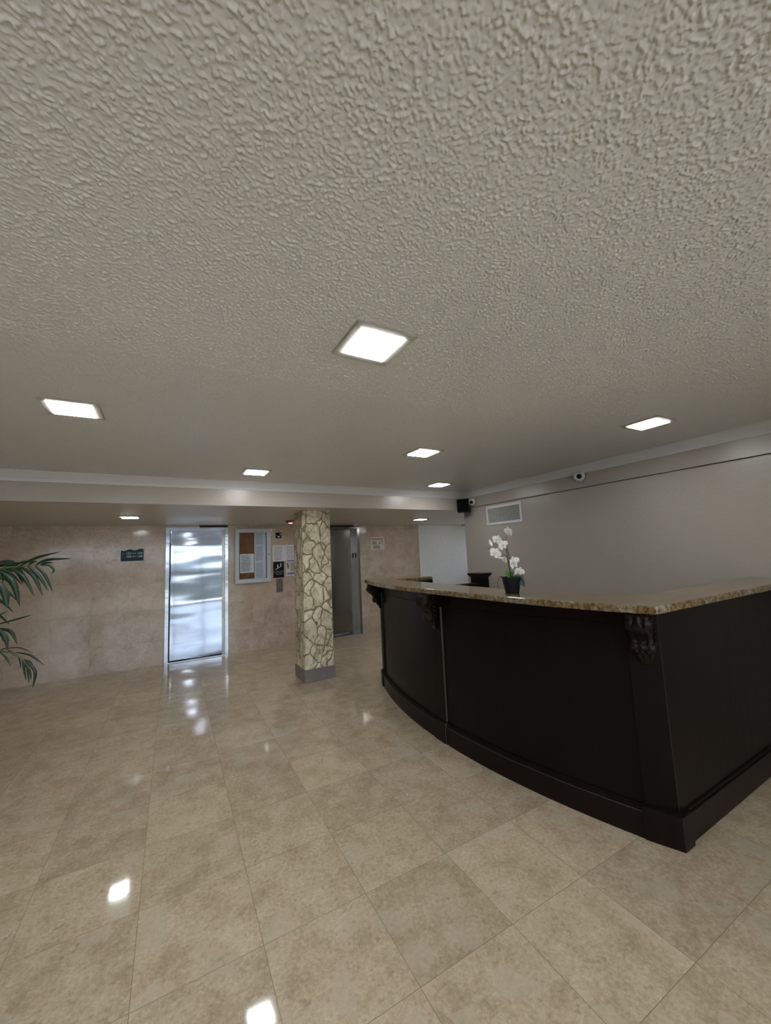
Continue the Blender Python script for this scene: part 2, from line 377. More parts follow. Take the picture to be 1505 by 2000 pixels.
# right wall: lower field, thin reveal groove at 2.195 m, upper band
bm = bmesh.new()
box(bm, XR+.03, XR+.16, YF-.1, YS, 0, ZC); box(bm, XR, XR+.0305, YF-.1, YS, 0, 2.188); box(bm, XR, XR+.0305, YF-.1, YS, 2.200, ZC)
struct(link('wall_right', bm, GREIGE))
struct(bx('wall_corridor', XR+.16, XE+.2, YS-.15, YS-.002, 0, ZL, WHITEW))
bm = bmesh.new(); box(bm, XE, XE+.15, YS, 5.55, 0, ZL); box(bm, XE, XE+.15, 6.85, YB, 0, ZL); box(bm, XE, XE+.15, 5.55, 6.85, 2.0, ZL); box(bm, XE, XE+.15, 5.55, 6.85, 0, .9)
struct(link('wall_corridor_end', bm, WHITEW))
win2 = empty('window_added', (XE, 6.2, .9)); struct(win2)  # added, out of view: brings daylight onto the white plaster wall
bm = bmesh.new()
for y in (5.55, 6.17, 6.79): box(bm, XE+.03, XE+.09, y, y+.06, .9, 2.0)
box(bm, XE+.035, XE+.085, 5.55, 6.85, 1.95, 2.0); box(bm, XE+.035, XE+.085, 5.55, 6.85, .9, .95)
link('window_frame', bm, DKMET, win2)
bx('pane', XE+.055, XE+.062, 5.6, 6.8, .95, 1.95, GLASS, win2)
# glazed entrance front behind the photographer
bm = bmesh.new()
box(bm, XL-.2, -3.4, YF-.1, YF, 0, ZC); box(bm, 2.6, XR+.16, YF-.1, YF, 0, ZC); box(bm, -3.4, 2.6, YF-.1, YF, 2.25, ZC)
struct(link('wall_front', bm, GREIGE))
win = empty('window_1', (-.4, YF, 0)); struct(win)
bm = bmesh.new()
for x in (-3.4, -2.0, -.75, .25, 1.25, 2.54): box(bm, x, x+.06, YF-.08, YF-.02, 0, 2.25)
for z in (0, 2.19): box(bm, -3.4, 2.6, YF-.075, YF-.025, z, z+.06)
box(bm, -.75, 1.25, YF-.075, YF-.025, .98, 1.04)
link('window_frame', bm, DKMET, win)
bx('pane', -3.35, 2.55, YF-.053, YF-.047, .05, 2.2, GLASS, win)
struct(bx('canopy_sky_blocker', -8, 8, -3.3, YF-.1, 2.30, 2.44, PAVE))  # added unseen overhang, keeps high sky out of the door reflection
# outside: added sky-blocking overhang, planting wall and building across the court
struct(bx('wall_courtyard', -14, 14, -9.8, -9.5, -.02, .9, m_paint('grey_block_wall', (.10, .11, .09), .8)))
struct(bx('wall_building', -16, 16, -15, -14, -.02, 1.7, m_paint('tan_stucco', (.20, .19, .17), .8)))

# crown moulding, one run on the soffit, one on the right wall, mitred in the corner
CP = [(0, 2.352), (.010, 2.352), (.012, 2.362), (.018, 2.366), (.020, 2.374), (.026, 2.380), (.036, 2.398), (.052, 2.412), (.064, 2.418), (.068, 2.424), (.068, 2.429), (.085, 2.431), (.085, ZC)]
def crown(name, a, b):
    bm = bmesh.new(); A = [bm.verts.new(a(o, z)) for o, z in CP]; B = [bm.verts.new(b(o, z)) for o, z in CP]
    for i in range(len(CP)-1): bm.faces.new((A[i], B[i], B[i+1], A[i+1]))
    bm.faces.new(A); bm.faces.new(B[::-1]); bm.faces.new((A[0], A[-1], B[-1], B[0]))
    bmesh.ops.recalc_face_normals(bm, faces=bm.faces)
    return struct(link(name, bm, CROWN))
YSF = YS-.02
crown('trim_1', lambda o, z: (XL, YSF-o, z), lambda o, z: (XR-o, YSF-o, z))
crown('trim_2', lambda o, z: (XR-o, YSF-o, z), lambda o, z: (XR-o, YF, z))

# ================================================================ ELEVATORS
def elevator(name, x0, x1, mat, seed, panel=False):
    r = empty(name, ((x0+x1)/2, YB, 0)); struct(r)
    j = .050; rec = .062 if not panel else .195
    bm = bmesh.new()
    box(bm, x0, x0+j, YB-.022, YB+rec, 0, 2.135, .003); box(bm, x1-j, x1, YB-.022, YB+rec, 0, 2.135, .003)
    box(bm, x0+j, x1-j, YB-.022, YB+rec, 2.10, 2.135, .003)
    link('door_frame', bm, STEEL2 if panel else STEELF, r)
    # door skin: gently oil-canned sheet
    bm = bmesh.new(); nx, nz = 24, 120; g = []
    rnd = random.Random(seed); ph = [(rnd.uniform(0, 6), rnd.uniform(.6, 1)) for _ in range(8)]
    for i in range(nx+1):
        row = []
        for k in range(nz+1):
            u = i/nx; t = k/nz
            edge = min(1, 25*u, 25*(1-u), 12*t, 12*(1-t)); z = t*2.10
            d = .0013*sin(8.5*t*pi/1.6+ph[0][0]+.35*sin(2.2*u+ph[1][0])) + .00085*sin(30*t+ph[2][0]+.7*sin(3*u+ph[3][0])) + .0004*sin(55*t+ph[5][0]+.9*sin(4*u+ph[6][0])) + .0012*sin(2.5*u+ph[4][0]+3*t)
            lean = 0 if not panel else 0
            row.append(bm.verts.new((x0+j-.004+u*(x1-x0-2*j+.008), YB+rec-.034+lean-d*edge*(1 if not panel else .25), .012+z)))
        g.append(row)
    for i in range(nx):
        for k in range(nz): bm.faces.new((g[i][k], g[i+1][k], g[i+1][k+1], g[i][k+1]))
    e = bmesh.ops.extrude_face_region(bm, geom=bm.faces[:]); bmesh.ops.translate(bm, verts=[v for v in e['geom'] if isinstance(v, bmesh.types.BMVert)], vec=(0, .02, 0))
    bmesh.ops.recalc_face_normals(bm, faces=bm.faces)
    d = link('door_panel', bm, mat, r, True)
    bx('door_sill', x0+j, x1-j, YB-.005, YB+rec-.01, 0, .010, STEELF, r)
    bx('head_recess', x0+.002, x1-.002, YB+.012, YB+.34, 2.136, ZL-.001, DARK, r)
    bm = bmesh.new(); box(bm, x0, x0+(x1-x0)*.52, YB-.004, YB+.011, 2.137, ZL-.001); link('head_plate', bm, STEEL2 if not panel else DARK, r)
    lw = .12 if panel else .045
    bx('slow_door_leaf', x1-j-lw, x1-j+.001, YB+rec-.031, YB+rec-.012, .012, 2.10, STEEL2 if panel else STEELF, r, .002) if False else None
    bm = bmesh.new(); box(bm, x1-j-lw, x1-j+.001, YB+rec-.040, YB+rec-.034, .012, 2.10, .001); link('door_edge_strip', bm, STEEL2, r)  # bright door: dark reflection and return put into a strip; dark door: slow leaf
    if panel: bx('indicator_window', x1-j-.003, x1-j+.01, YB+.055, YB+.115, 1.50, 1.60, BLACK, r)
    else: bx('indicator_window', x1-j-.003, x1-j+.01, YB+.005, YB+.022, 1.60, 1.68, BLACK, r)
    bx('door_back', x0-.0, x1+.0, YB+rec+.001, YB+.34, 0, 2.135, DARK, r)
    return r
e1 = elevator('door_1', *ED[0], STEEL1, 4); tag(e1, 'bright wavy stainless steel elevator door left of the notice board', 'elevator', None, 'structure')
e2 = elevator('door_2', *ED[1], STEEL2, 9, True); tag(e2, 'dark brushed steel elevator door behind the stone column', 'elevator', None, 'structure')

# ================================================================ STONE COLUMN
col = empty('stone_column', (1.75, 5.1, 0)); tag(col, 'square column clad in cream stamped stone with grey base', 'column', None, 'thing')
X0, X1, Y0, Y1 = 1.56, 1.945, 4.91, 5.295
bm = bmesh.new()
from mathutils import noise as mn
def skin(px, py, qx, qy):
    nx, nz = 26, 140; nrm = Vector((qy-py, -(qx-px), 0)).normalized(); g = []
    for i in range(nx+1):
        u = i/nx; x = px+(qx-px)*u; y = py+(qy-py)*u; row = []
        for k in range(nz+1):
            z = .155+(ZL-.155)*k/nz; P = Vector((x, y, z))
            d = .007*mn.noise(P*11)+.004*mn.noise(P*27)
            if i in (0, nx): row.append(bm.verts.new((x+.004*mn.noise(P*9), y+.004*mn.noise(P*9+Vector((3, 3, 3))), z)))
            else: row.append(bm.verts.new(P+nrm*(d+.002)))
        g.append(row)
    for i in range(nx):
        for k in range(nz): bm.faces.new((g[i][k], g[i+1][k], g[i+1][k+1], g[i][k+1]))
skin(X0, Y0, X1, Y0); skin(X1, Y0, X1, Y1); skin(X1, Y1, X0, Y1); skin(X0, Y1, X0, Y0)
bmesh.ops.remove_doubles(bm, verts=bm.verts, dist=.0004)
link('column_shaft', bm, STONE, col, True)
bx('column_base', X0-.012, X1+.012, Y0-.012, Y1+.012, 0, .157, CBASE, col, .004)

# ================================================================ CEILING LIGHTS
def ceiling_light(x, y, z, s, label, group):
    r = empty('ceiling_light', (x, y, z)); tag(r, label, 'ceiling light', group)
    h = s/2; w = .034; bm = bmesh.new()
    box(bm, x-h, x+h, y-h, y-h+w, z-.010, z, .002); box(bm, x-h, x+h, y+h-w, y+h, z-.010, z, .002)
    box(bm, x-h, x-h+w, y-h+w, y+h-w, z-.010, z, .002); box(bm, x+h-w, x+h, y-h+w, y+h-w, z-.010, z, .002)
    link('frame', bm, TRIMB, r)
    i = h-w; bm = bmesh.new(); box(bm, x-i, x+i, y-i, y+i, z-.0135, z-.001, .001); link('diffuser', bm, LENS, r)
    return r
G1 = 'recessed square lights in the textured ceiling'
for x, y, lb in [(.753, 1.354, 'large looking square ceiling light nearest the camera, beige metal trim'),
                 (-.45, 2.65, 'square ceiling light at the left edge above the palm side'),
                 (1.988, 2.75, 'square ceiling light above the middle of the curved desk'),
                 (3.155, 4.044, 'square ceiling light nearest the black corner speaker'),
                 (.80, 3.98, 'square ceiling light near the white crown, left of the stone column'),
                 (3.12, 1.455, 'square ceiling light near the right wall above the camera dome')]:
    ceiling_light(x, y, ZC, .265, lb, G1)
for x, y, lb in [(-.45, .1, 'square ceiling light behind the camera on the left side'), (1.988, .1, 'square ceiling light behind the camera near the desk corner'),
                 (.753, -1.2, 'square ceiling light by the middle of the glass entrance'), (-1.6, 1.35, 'square ceiling light left of the frame in front of the palm'), (3.12, -1.2, 'square ceiling light between entrance and right wall')]:
    ceiling_light(x, y, ZC, .265, lb, G1)
G2 = 'square lights in the low smooth ceiling'
for x, y, lb in [(-.38, 5.88, 'small square light in low ceiling, left of the steel elevator'),
                 (4.13, 5.92, 'small square light in low ceiling beside the white plaster wall'),
                 (1.90, 6.0, 'small square light in low ceiling hidden behind the stone column')]:
    ceiling_light(x, y, ZL, .24, lb, G2)

# ================================================================ RECEPTION DESK
CX, CY = 6.52, 2.68
def arcp(R, y): return (CX-sqrt((R+.04)**2-(y-CY)**2), y)
def arcs(R, y0, y1, n): return [arcp(R, y0+(y1-y0)*i/n) for i in range(n+1)]
def shell(bm, Ro, Ri, y0, y1, z0, z1, n=40, bev=0):
    o = arcs(Ro, y0, y1, n); i = arcs(Ri, y0, y1, n)
    a, b = prism(bm, o[::-1]+i, z0, z1)
WEAR_HILITE = flat('edge_wear_and_highlight', (.045, .038, .036), .4)  # lighter brown for edge wear with the bevel highlight painted in
desk = empty('reception_desk', (2.9, 2.6, 0)); tag(desk, 'long curved reception desk of dark espresso wood with carved corbels', 'reception desk')
ZT = 1.21
# carcass
bm = bmesh.new()
o = [(2.36, 1.19), (2.33, 1.30)] + arcs(4.415, 1.32, 4.31, 60)
inner = [(2.95, 4.31), (2.95, 4.06), (2.50, 4.06)] + arcs(4.10, 4.0, 1.6, 30) + [(2.60, 1.28), (4.03, 1.28), (4.03, 1.19)]
prism(bm, (o + inner)[::-1], .01, ZT); bmesh.ops.recalc_face_normals(bm, faces=bm.faces); link('carcass', bm, WOOD, desk)
for y0, y1 in ((1.285, 2.70), (2.83, 4.19)):
    bm = bmesh.new(); shell(bm, 4.43, 4.41, y0, y1, .15, 1.11); bmesh.ops.recalc_face_normals(bm, faces=bm.faces); link('front_panel', bm, WOOD, desk, False)
    bm = bmesh.new(); shell(bm, 4.446, 4.41, y0, y1, 1.104, ZT); shell(bm, 4.452, 4.43, y0, y1, 1.094, 1.106); bmesh.ops.recalc_face_normals(bm, faces=bm.faces); link('top_rail', bm, WOOD, desk)
    bm = bmesh.new(); shell(bm, 4.460, 4.41, y0, y1, .0, .135); shell(bm, 4.452, 4.41, y0, y1, .135, .150); shell(bm, 4.442, 4.41, y0, y1, .150, .160); bmesh.ops.recalc_face_normals(bm, faces=bm.faces)
    pl_ = link('plinth', bm, WOODP, desk)
    bm = bmesh.new(); shell(bm, 4.4615, 4.455, y0+.002, y1-.002, .1325, .1362); bmesh.ops.recalc_face_normals(bm, faces=bm.faces); link('highlight_bead', bm, WEAR_HILITE, pl_)  # thin lighter strip paints the highlight along the plinth's top edge
bx('side_panel', 2.385, 4.03, 1.163, 1.192, .15, ZT, WOOD, desk)
bm = bmesh.new(); box(bm, 2.39, 4.03, 1.145, 1.185, 0, .145, .003); box(bm, 2.39, 4.03, 1.154, 1.185, .14, .163, .004); link('plinth', bm, WOODP, desk)
bx('side_panel', 2.40, 2.95, 4.308, 4.325, .02, ZT, WOOD, desk)
bx('end_panel', 2.95, 2.968, 4.05, 4.325, .02, ZT, WOOD, desk)
def frame_at(y):
    """local axes on the arc: outward normal and tangent (towards +y)"""
    x, _ = arcp(4.43, y); n = Vector((x-CX, y-CY, 0)).normalized(); t = Vector((-n.y, n.x, 0))
    if t.y < 0: t = -t
    return n, t
def obox(bm, O, n, t, w0, w1, d0, d1, z0, z1, bev=.003):
    vs = []
    for z in (z0, z1):
        for a, b in ((w0, d0), (w1, d0), (w1, d1), (w0, d1)):
            p = O + t*a + n*b; vs.append(bm.verts.new((p.x, p.y, z)))
    fs = [bm.faces.new([vs[i] for i in f]) for f in ((3, 2, 1, 0), (4, 5, 6, 7), (0, 1, 5, 4), (1, 2, 6, 5), (2, 3, 7, 6), (3, 0, 4, 7))]
    if bev: bmesh.ops.bevel(bm, geom=list(set(e for f in fs for e in f.edges)), offset=bev, segments=2, affect='EDGES')
# carved scroll bracket, profile in (depth, height below the top)
PROF = [(0, 0), (.150, 0), (.156, -.008), (.156, -.018), (.150, -.024), (.158, -.036), (.163, -.052), (.160, -.072), (.150, -.090), (.134, -.106), (.116, -.119), (.100, -.132), (.088, -.147),
        (.082, -.160), (.086, -.168), (.094, -.178), (.096, -.190), (.091, -.203), (.079, -.212), (.064, -.217), (.056, -.222), (.050, -.236), (.040, -.252), (.026, -.266), (.020, -.290), (.008, -.296), (0, -.296)]
def corbel(O, n, t, w=.105):
    bm = bmesh.new(); K = 16; cols = []
    P = lambda a, d, z: O + t*a + n*d + Vector((0, 0, z))
    for k in range(K+1):
        s = -1+2*k/K; row = []
        for i, (d, z) in enumerate(PROF):
            taper = 1 if z > -.20 else max(.28, 1-(-.20-z)*6.5)
            e = 0
            if d > .03 and z < -.02: e = .0055*cos(s*pi*3) - .006*s*s + .0035*sin(i*1.7+s*s*5)*(1-abs(s))
            row.append(bm.verts.new(P(s*w/2*taper, d+e, z)))
        cols.append(row)
    for k in range(K):
        for i in range(len(PROF)-1): bm.faces.new((cols[k][i], cols[k+1][i], cols[k+1][i+1], cols[k][i+1]))
        bm.faces.new((cols[k][0], cols[k][-1], cols[k+1][-1], cols[k+1][0]))
    bm.faces.new(cols[0]); bm.faces.new(cols[-1][::-1])
    # volutes curled on both cheeks
    for sg in (-1, 1):
        for (cd_, cz, R, turns, rr) in ((.108, -.062, .044, 1.9, .0055), (.066, -.190, .024, 1.5, .0042)):
            pts = []
            for q in range(40):
                f = q/39; a = 1.2-f*turns*2*pi; r = R*(1-f*.82)
                pts.append(P(sg*(w/2+.001), cd_+r*cos(a), cz+r*sin(a)))
            tube(bm, pts, rr, 6)
            M4 = Matrix((( t.x, 0, n.x*1, 0), (t.y, 0, n.y, 0), (0, 0, 0, 0), (0, 0, 0, 1)))
        # acanthus ribs spreading over the cheek
        for q in range(5):
            a0 = P(sg*(w/2), .02, -.05-.035*q); a1 = P(sg*(w/2+.006), .045+.004*q, -.035-.03*q); a2 = P(sg*(w/2), .07-.006*q, -.03-.034*q)
            tube(bm, [a0, a1, a2], [.003, .006, .002], 6)
        # cross rolls at the lower scroll
    for (cd_, cz, r) in ((.072, -.190, .022), (.125, -.055, .032)):
        tube(bm, [P(-w/2-.004, cd_, cz), P(w/2+.004, cd_, cz)], r, 16)
    # central leaf down the face
    lf = []
    for i in range(12):
        f = i/11; idx = 6+f*7; i0 = int(idx); fr = idx-i0; d = PROF[i0][0]*(1-fr)+PROF[min(i0+1, 26)][0]*fr; z = PROF[i0][1]*(1-fr)+PROF[min(i0+1, 26)][1]*fr
        lf.append((d+.004, z, .030*sin(pi*(.15+.8*f))))
    prev = None
    for d, z, ww in lf:
        row = [bm.verts.new(P(a*ww, d+c, z)) for a, c in ((-1, -.003), (-.5, .006), (-.2, .001), (0, .008), (.2, .001), (.5, .006), (1, -.003))]
        if prev:
            for q in range(6): bm.faces.new((prev[q], prev[q+1], row[q+1], row[q]))
        prev = row
    for q in (-1, 0, 1): tube(bm, [P(q*.026, .09, -.200), P(q*.026, .085, -.212), P(q*.022, .07, -.222)], [.008, .010, .005], 8)
    # abacus and tail drop
    obox(bm, O, n, t, -w/2-.008, w/2+.008, 0, .160, -.0, -.0, 0) if False else None
    bmesh.ops.recalc_face_normals(bm, faces=bm.faces)
    return bm
for yc, wd in ((1.215, .15), (2.765, .13), (4.26, .13)):
    n, t = frame_at(yc); x, _ = arcp(4.43, yc); O = Vector((x, yc, 0))
    if yc < 2:
        bm = bmesh.new(); prism(bm, [(2.250, 1.286), (2.328, 1.157), (2.385, 1.157), (2.385, 1.19), (2.31, 1.30)], .14, ZT); bmesh.ops.bevel(bm, geom=bm.edges[:], offset=.002, segments=2, affect='EDGES'); link('post', bm, WOOD, desk)
        bm = bmesh.new(); prism(bm, [(2.229, 1.290), (2.298, 1.130), (2.396, 1.130), (2.396, 1.19), (2.30, 1.31)], 0, .168); bmesh.ops.bevel(bm, geom=bm.edges[:], offset=.004, segments=2, affect='EDGES'); link('post_foot', bm, WOODP, desk)
    else:
        bm = bmesh.new(); obox(bm, O, n, t, -wd/2, wd/2, -.03, .020, .14, ZT); link('post', bm, WOOD, desk)
        bm = bmesh.new(); obox(bm, O, n, t, -wd/2-.008, wd/2+.008, -.03, .040, 0, .165, .004); link('post_foot', bm, WOODP, desk)
    if 2 < yc < 3:
        bm = bmesh.new(); obox(bm, O, n, t, -wd/2-.0025, -wd/2-.0005, -.018, .016, .168, ZT-.10, 0); obox(bm, O, n, t, -wd/2-.011, -wd/2-.0085, .004, .036, .004, .16, 0); link('edge_strip', bm, flat('pale_grey_edge', (.075, .066, .07), .4), desk)  # paler grey strip on one side face of the middle post and foot
    bm = corbel(O+Vector((0, 0, ZT-.012))+n*.019, n, t); link('corbel', bm, WOODC, desk, True)
# square return of the near corner post along the side

bm = bmesh.new(); tube(bm, [(2.3284, 1.1572, .170), (2.3284, 1.1572, 1.20)], .0011, 6); tube(bm, [(2.2984, 1.1305, .004), (2.2984, 1.1305, .164)], .0012, 6); link('edge_wear_highlight', bm, WEAR_HILITE, desk)  # thin light lines: wear plus painted highlight on the corner post edges
# granite top
front = [(2.075, 1.035), (1.992, 1.27), (1.950, 1.58), (1.928, 1.975), (1.925, 2.53), (1.942, 3.18), (2.000, 3.75), (2.06, 4.02), (2.19, 4.42)]
back = [(2.66, 1.30), (2.52, 1.37), (2.40, 1.55), (2.325, 1.95), (2.312, 2.5), (2.335, 2.9), (2.37, 3.3), (2.395, 3.8), (2.41, 4.03)]
def smoothpts(P, k=6):
    o = []
    for i in range(len(P)-1):
        p0 = P[max(i-1, 0)]; p1 = P[i]; p2 = P[i+1]; p3 = P[min(i+2, len(P)-1)]
        for q in range(k):
            u = q/k; o.append(tuple(.5*((2*p1[j])+(-p0[j]+p2[j])*u+(2*p0[j]-5*p1[j]+4*p2[j]-p3[j])*u*u+(-p0[j]+3*p1[j]-3*p2[j]+p3[j])*u**3) for j in (0, 1)))
    return o+[P[-1]]
corner = [(2.075+.018*cos(q)-.0, 1.036+.018*sin(q)) for q in [radians(200+i*(70/7)) for i in range(8)]]
outline = corner + [(2.6, 1.014), (3.2, 1.008), (4.036, 1.000), (4.036, 1.29)] + smoothpts(back) + [(2.95, 4.03), (2.95, 4.42), (2.215, 4.435)] + smoothpts(front[1:])[::-1]
def slab(bm, P, z0, z1, r):
    # prism with a rounded edge: the outline is drawn in along its mitred normals, ring by ring
    n = len(P); nr = []
    for i in range(n):
        a = Vector(P[i])-Vector(P[i-1]); b = Vector(P[(i+1) % n])-Vector(P[i]); a.normalize(); b.normalize()
        na = Vector((-a.y, a.x)); nb_ = Vector((-b.y, b.x)); m_ = (na+nb_); m_.normalize(); nr.append(m_/max(.5, m_.dot(na)))
    rings = []
    for k in list(range(7))+list(range(7, 14)):
        if k < 7: th = radians(-90+k*15); z = z0+r+r*sin(th)
        else: th = radians((k-7)*15); z = z1-r+r*sin(th)
        o = r*(1-cos(th)); rings.append([bm.verts.new((P[i][0]+nr[i].x*o, P[i][1]+nr[i].y*o, z)) for i in range(n)])
    for A, B in zip(rings, rings[1:]):
        for i in range(n): bm.faces.new((A[i], A[(i+1) % n], B[(i+1) % n], B[i]))
    bm.faces.new(rings[0][::-1]); bm.faces.new(rings[-1]); bmesh.ops.recalc_face_normals(bm, faces=bm.faces)
bm = bmesh.new(); slab(bm, outline, ZT, 1.25, .008)
ct = link('granite_countertop', bm, GRAN); tag(ct, 'polished gold-brown granite slab on top of the curved desk', 'countertop')

# pedestal and low gate behind the desk
ped = empty('wooden_pedestal', (3.80, 4.1, 0)); tag(ped, 'dark square wooden pedestal with moulded cap behind the granite counter', 'pedestal')
bx('body', 3.73, 3.88, 4.0, 4.2, .0, 1.19, WOOD, ped, .004)
bm = bmesh.new()
for s_, z0, z1 in ((.008, 1.185, 1.197), (.018, 1.197, 1.210), (.030, 1.210, 1.238)): box(bm, 3.73-s_, 3.88+s_, 4.0-s_, 4.2+s_, z0, z1, .003)
link('cap', bm, WOODP, ped)
gt = empty('half_gate', (3.33, 4.1, 0)); tag(gt, 'low dark wooden gate leaf between desk end and pedestal', 'gate')
bx('gate_panel', 2.98, 3.685, 4.06, 4.10, .08, 1.08, WOOD, gt, .003)
bx('gate_cap', 2.975, 3.69, 3.99, 4.13, 1.08, 1.112, WOODP, gt, .004)
# ================================================================ ORCHID
RV = Vector((.868, -.497, 0)); FV = Vector((.497, .868, 0)); UV = Vector((0, 0, 1))
PO = Vector((2.10, 1.95, 1.25))
orc = empty('potted_orchid', PO); tag(orc, 'white artificial orchid in black square pot on the granite counter', 'potted plant')
def op(a, z, d=0): return PO + RV*a + UV*z + FV*d
POTM = flat('matte_black_pot', (.004, .005, .006), .5, Specular_IOR_Level=.2)
PET = m_petal(); LIP = flat('orchid_lip', (.80, .72, .36), .5); STM = flat('brown_stem', (.09, .055, .035), .6)
OLF = m_leaf('orchid_leaf', (.012, .035, .022), (.03, .065, .04), .3); OLB = m_leaf('bright_leaf', (.05, .22, .01), (.10, .34, .03), .35); BUD = flat('green_bud', (.20, .26, .13), .5)
bm = bmesh.new(); rings = []
for hw, z in ((.039, 0), (.041, .002), (.056, .104), (.060, .106), (.060, .112), (.055, .112), (.050, .090)):
    ring = []
    for k in range(24):
        a = 2*pi*k/24+pi/4; e = 5; r = hw/((abs(cos(a))**e+abs(sin(a))**e)**(1/e)); ring.append(bm.verts.new(op(r*cos(a), z, r*sin(a))))
    rings.append(ring)
for i in range(len(rings)-1):
    for k in range(24): bm.faces.new((rings[i][k], rings[i][(k+1) % 24], rings[i+1][(k+1) % 24], rings[i+1][k]))
bm.faces.new(rings[0][::-1]); bm.faces.new(rings[-1]); bmesh.ops.recalc_face_normals(bm, faces=bm.faces)
link('pot', bm, POTM, orc, False)
bm = bmesh.new(); lathe(bm, [(.001, .094), (.046, .092), (.045, .085), (.001, .084)], PO); link('moss', bm, flat('dark_moss', (.03, .04, .02), .9, bump=.004), orc)
bm = bmesh.new()
tube(bm, [op(-.006, .09), op(-.004, .17, .01), op(-.012, .263, .01), op(-.022, .33), op(-.019, .36), op(-.010, .39), op(.002, .418)], [.0032, .003, .003, .0028, .0024, .002, .0018], 8)
tube(bm, [op(.002, .09), op(-.008, .18, -.008), op(-.004, .25, -.01), op(-.012, .31), op(-.018, .355), op(-.03, .375), op(-.05, .376), op(-.07, .37)], [.003, .003, .003, .0027, .0025, .002, .0018, .0015], 8)
tube(bm, [op(-.008, .24), op(-.03, .262), op(-.055, .275), op(-.07, .29), op(-.10, .30), op(-.118, .32)], [.0026, .0024, .002, .002, .0016, .0014], 8)
tube(bm, [op(-.006, .22), op(-.03, .245), op(-.05, .255), op(-.07, .247)], [.0024, .002, .0018, .0014], 8)
tube(bm, [op(0, .14), op(.02, .15), op(.05, .145), op(.08, .12), op(.103, .092)], [.0022, .002, .0018, .0014, .001], 8)
link('stem', bm, STM, orc, True)
bm = bmesh.new(); tube(bm, [op(-.05, .11), op(-.07, .117), op(-.088, .10), (op(-.096, .07)), op(-.093, .045), op(-.082, .03)], .0016, 6); tube(bm, [op(-.05, .112), op(-.075, .12), op(-.083, .113)], .0014, 6)
link('aerial_root', bm, STM, orc, True)
def blade(bm, base, tip, w, bend, wdir, n=8, fold=.12, shape=.62):
    """leaf or petal: base to tip, sagging by bend, half width profile, folded along the midrib"""
    base, tip, bend, wdir = Vector(base), Vector(tip), Vector(bend), Vector(wdir).normalized()
    rows = []; nn = (tip-base).cross(wdir).normalized()
    for i in range(n+1):
        f = i/n; c = base.lerp(tip, f)+bend*4*f*(1-f); h = w/2*max(.04, sin(pi*min(1, f**shape))**.75 if 0 < f < 1 else .04)
        rows.append([bm.verts.new(c+wdir*h*s+nn*abs(s)*h*fold*2) for s in (-1, -.5, 0, .5, 1)])
    for i in range(n):
        for k in range(4): bm.faces.new((rows[i][k], rows[i][k+1], rows[i+1][k+1], rows[i+1][k]))
def thick(o, t=.0008):
    md = o.modifiers.new('solid', 'SOLIDIFY'); md.thickness = t; md.offset = 0; return o
def flower(c, size, yaw, pitch, roll, spread=1.0):
    """phalaenopsis: two broad petals, three sepals, a small yellow lip"""
    R = Matrix.Rotation(yaw, 3, 'Z') @ Matrix.Rotation(pitch, 3, 'X') @ Matrix.Rotation(roll, 3, 'Y')
    base = Matrix((RV, FV, UV)).transposed()
    T = lambda v: c + base @ (R @ Vector(v))
    bm = bmesh.new(); s = size/2
    def petal(ang, L, W, cup):
        rows = []; n = 8
        for i in range(n+1):
            f = i/n; h = W/2*(sin(pi*(.08+.90*f))**.6)*(.65+.5*f) if i else W*.12
            if i == n: h = W*.16
            rr = f*L; rows.append([T((rr*cos(ang)-k*h*sin(ang), -cup*rr*rr/L*spread - .10*h*(1-abs(k))+.003*sin(5*k+9*f), rr*sin(ang)+k*h*cos(ang))) for k in (-1, -.6, -.2, .2, .6, 1)])
        vr = [[bm.verts.new(p) for p in r] for r in rows]
        for i in range(n):
            for k in range(5): bm.faces.new((vr[i][k], vr[i][k+1], vr[i+1][k+1], vr[i+1][k]))
    petal(pi/2, s*.95, s*.75, .25)
    petal(-pi/2-.62, s*.95, s*.66, .2); petal(-pi/2+.62, s*.95, s*.66, .2)
    petal(.18, s*1.05, s*1.18, .35); petal(pi-.18, s*1.05, s*1.18, .35)
    fl = thick(link('flower', bm, PET, orc, True))
    bm = bmesh.new()
    a = [(0, -.1, .02), (0, -.35, -.08), (0, -.42, -.28), (0, -.3, -.5)]
    tube(bm, [T((x*s, y*s, z*s)) for x, y, z in a], [s*.10, s*.15, s*.12, s*.03], 8)
    for q in (-1, 1): tube(bm, [T((0, -.15*s, -.05*s)), T((q*.22*s, -.3*s, -.08*s)), T((q*.2*s, -.38*s, .08*s))], [s*.08, s*.09, s*.03], 7)
    link('lip', bm, LIP, fl, True)
for a, z, d, sz, yw, pt, rl, sp in [(.010, .428, 0, .072, -1.1, .3, .1, .6), (-.077, .374, 0, .064, -.5, -.1, .4, 1), (-.052, .335, -.02, .076, .35, .1, -.35, 1), (-.100, .283, -.012, .078, -.3, .05, .55, 1),
                                    (.010, .212, -.03, .094, .55, .1, -.3, 1), (.046, .150, -.025, .072, .1, .35, .3, 1.2), (-.030, .235, .0, .052, -1.0, .2, .5, 2)]:
    flower(op(a, z, d), sz, yw, pt, rl, sp)
def bud(a, z, ln, wd, ang, mat):
    bm = bmesh.new(); d = Vector((cos(ang), 0, sin(ang))); pts = [op(a+d.x*ln*(f-.5), z+d.z*ln*(f-.5)) for f in (0, .15, .4, .7, .9, 1)]
    tube(bm, pts, [wd*.15, wd*.4, wd*.5, wd*.38, wd*.2, wd*.04], 10); link('bud', bm, mat, orc, True)
bud(-.125, .353, .052, .024, 1.9, PET); bud(-.140, .317, .026, .012, 3.0, BUD); bud(-.128, .33, .02, .012, 2.6, BUD); bud(-.066, .246, .048, .016, 3.05, PET)
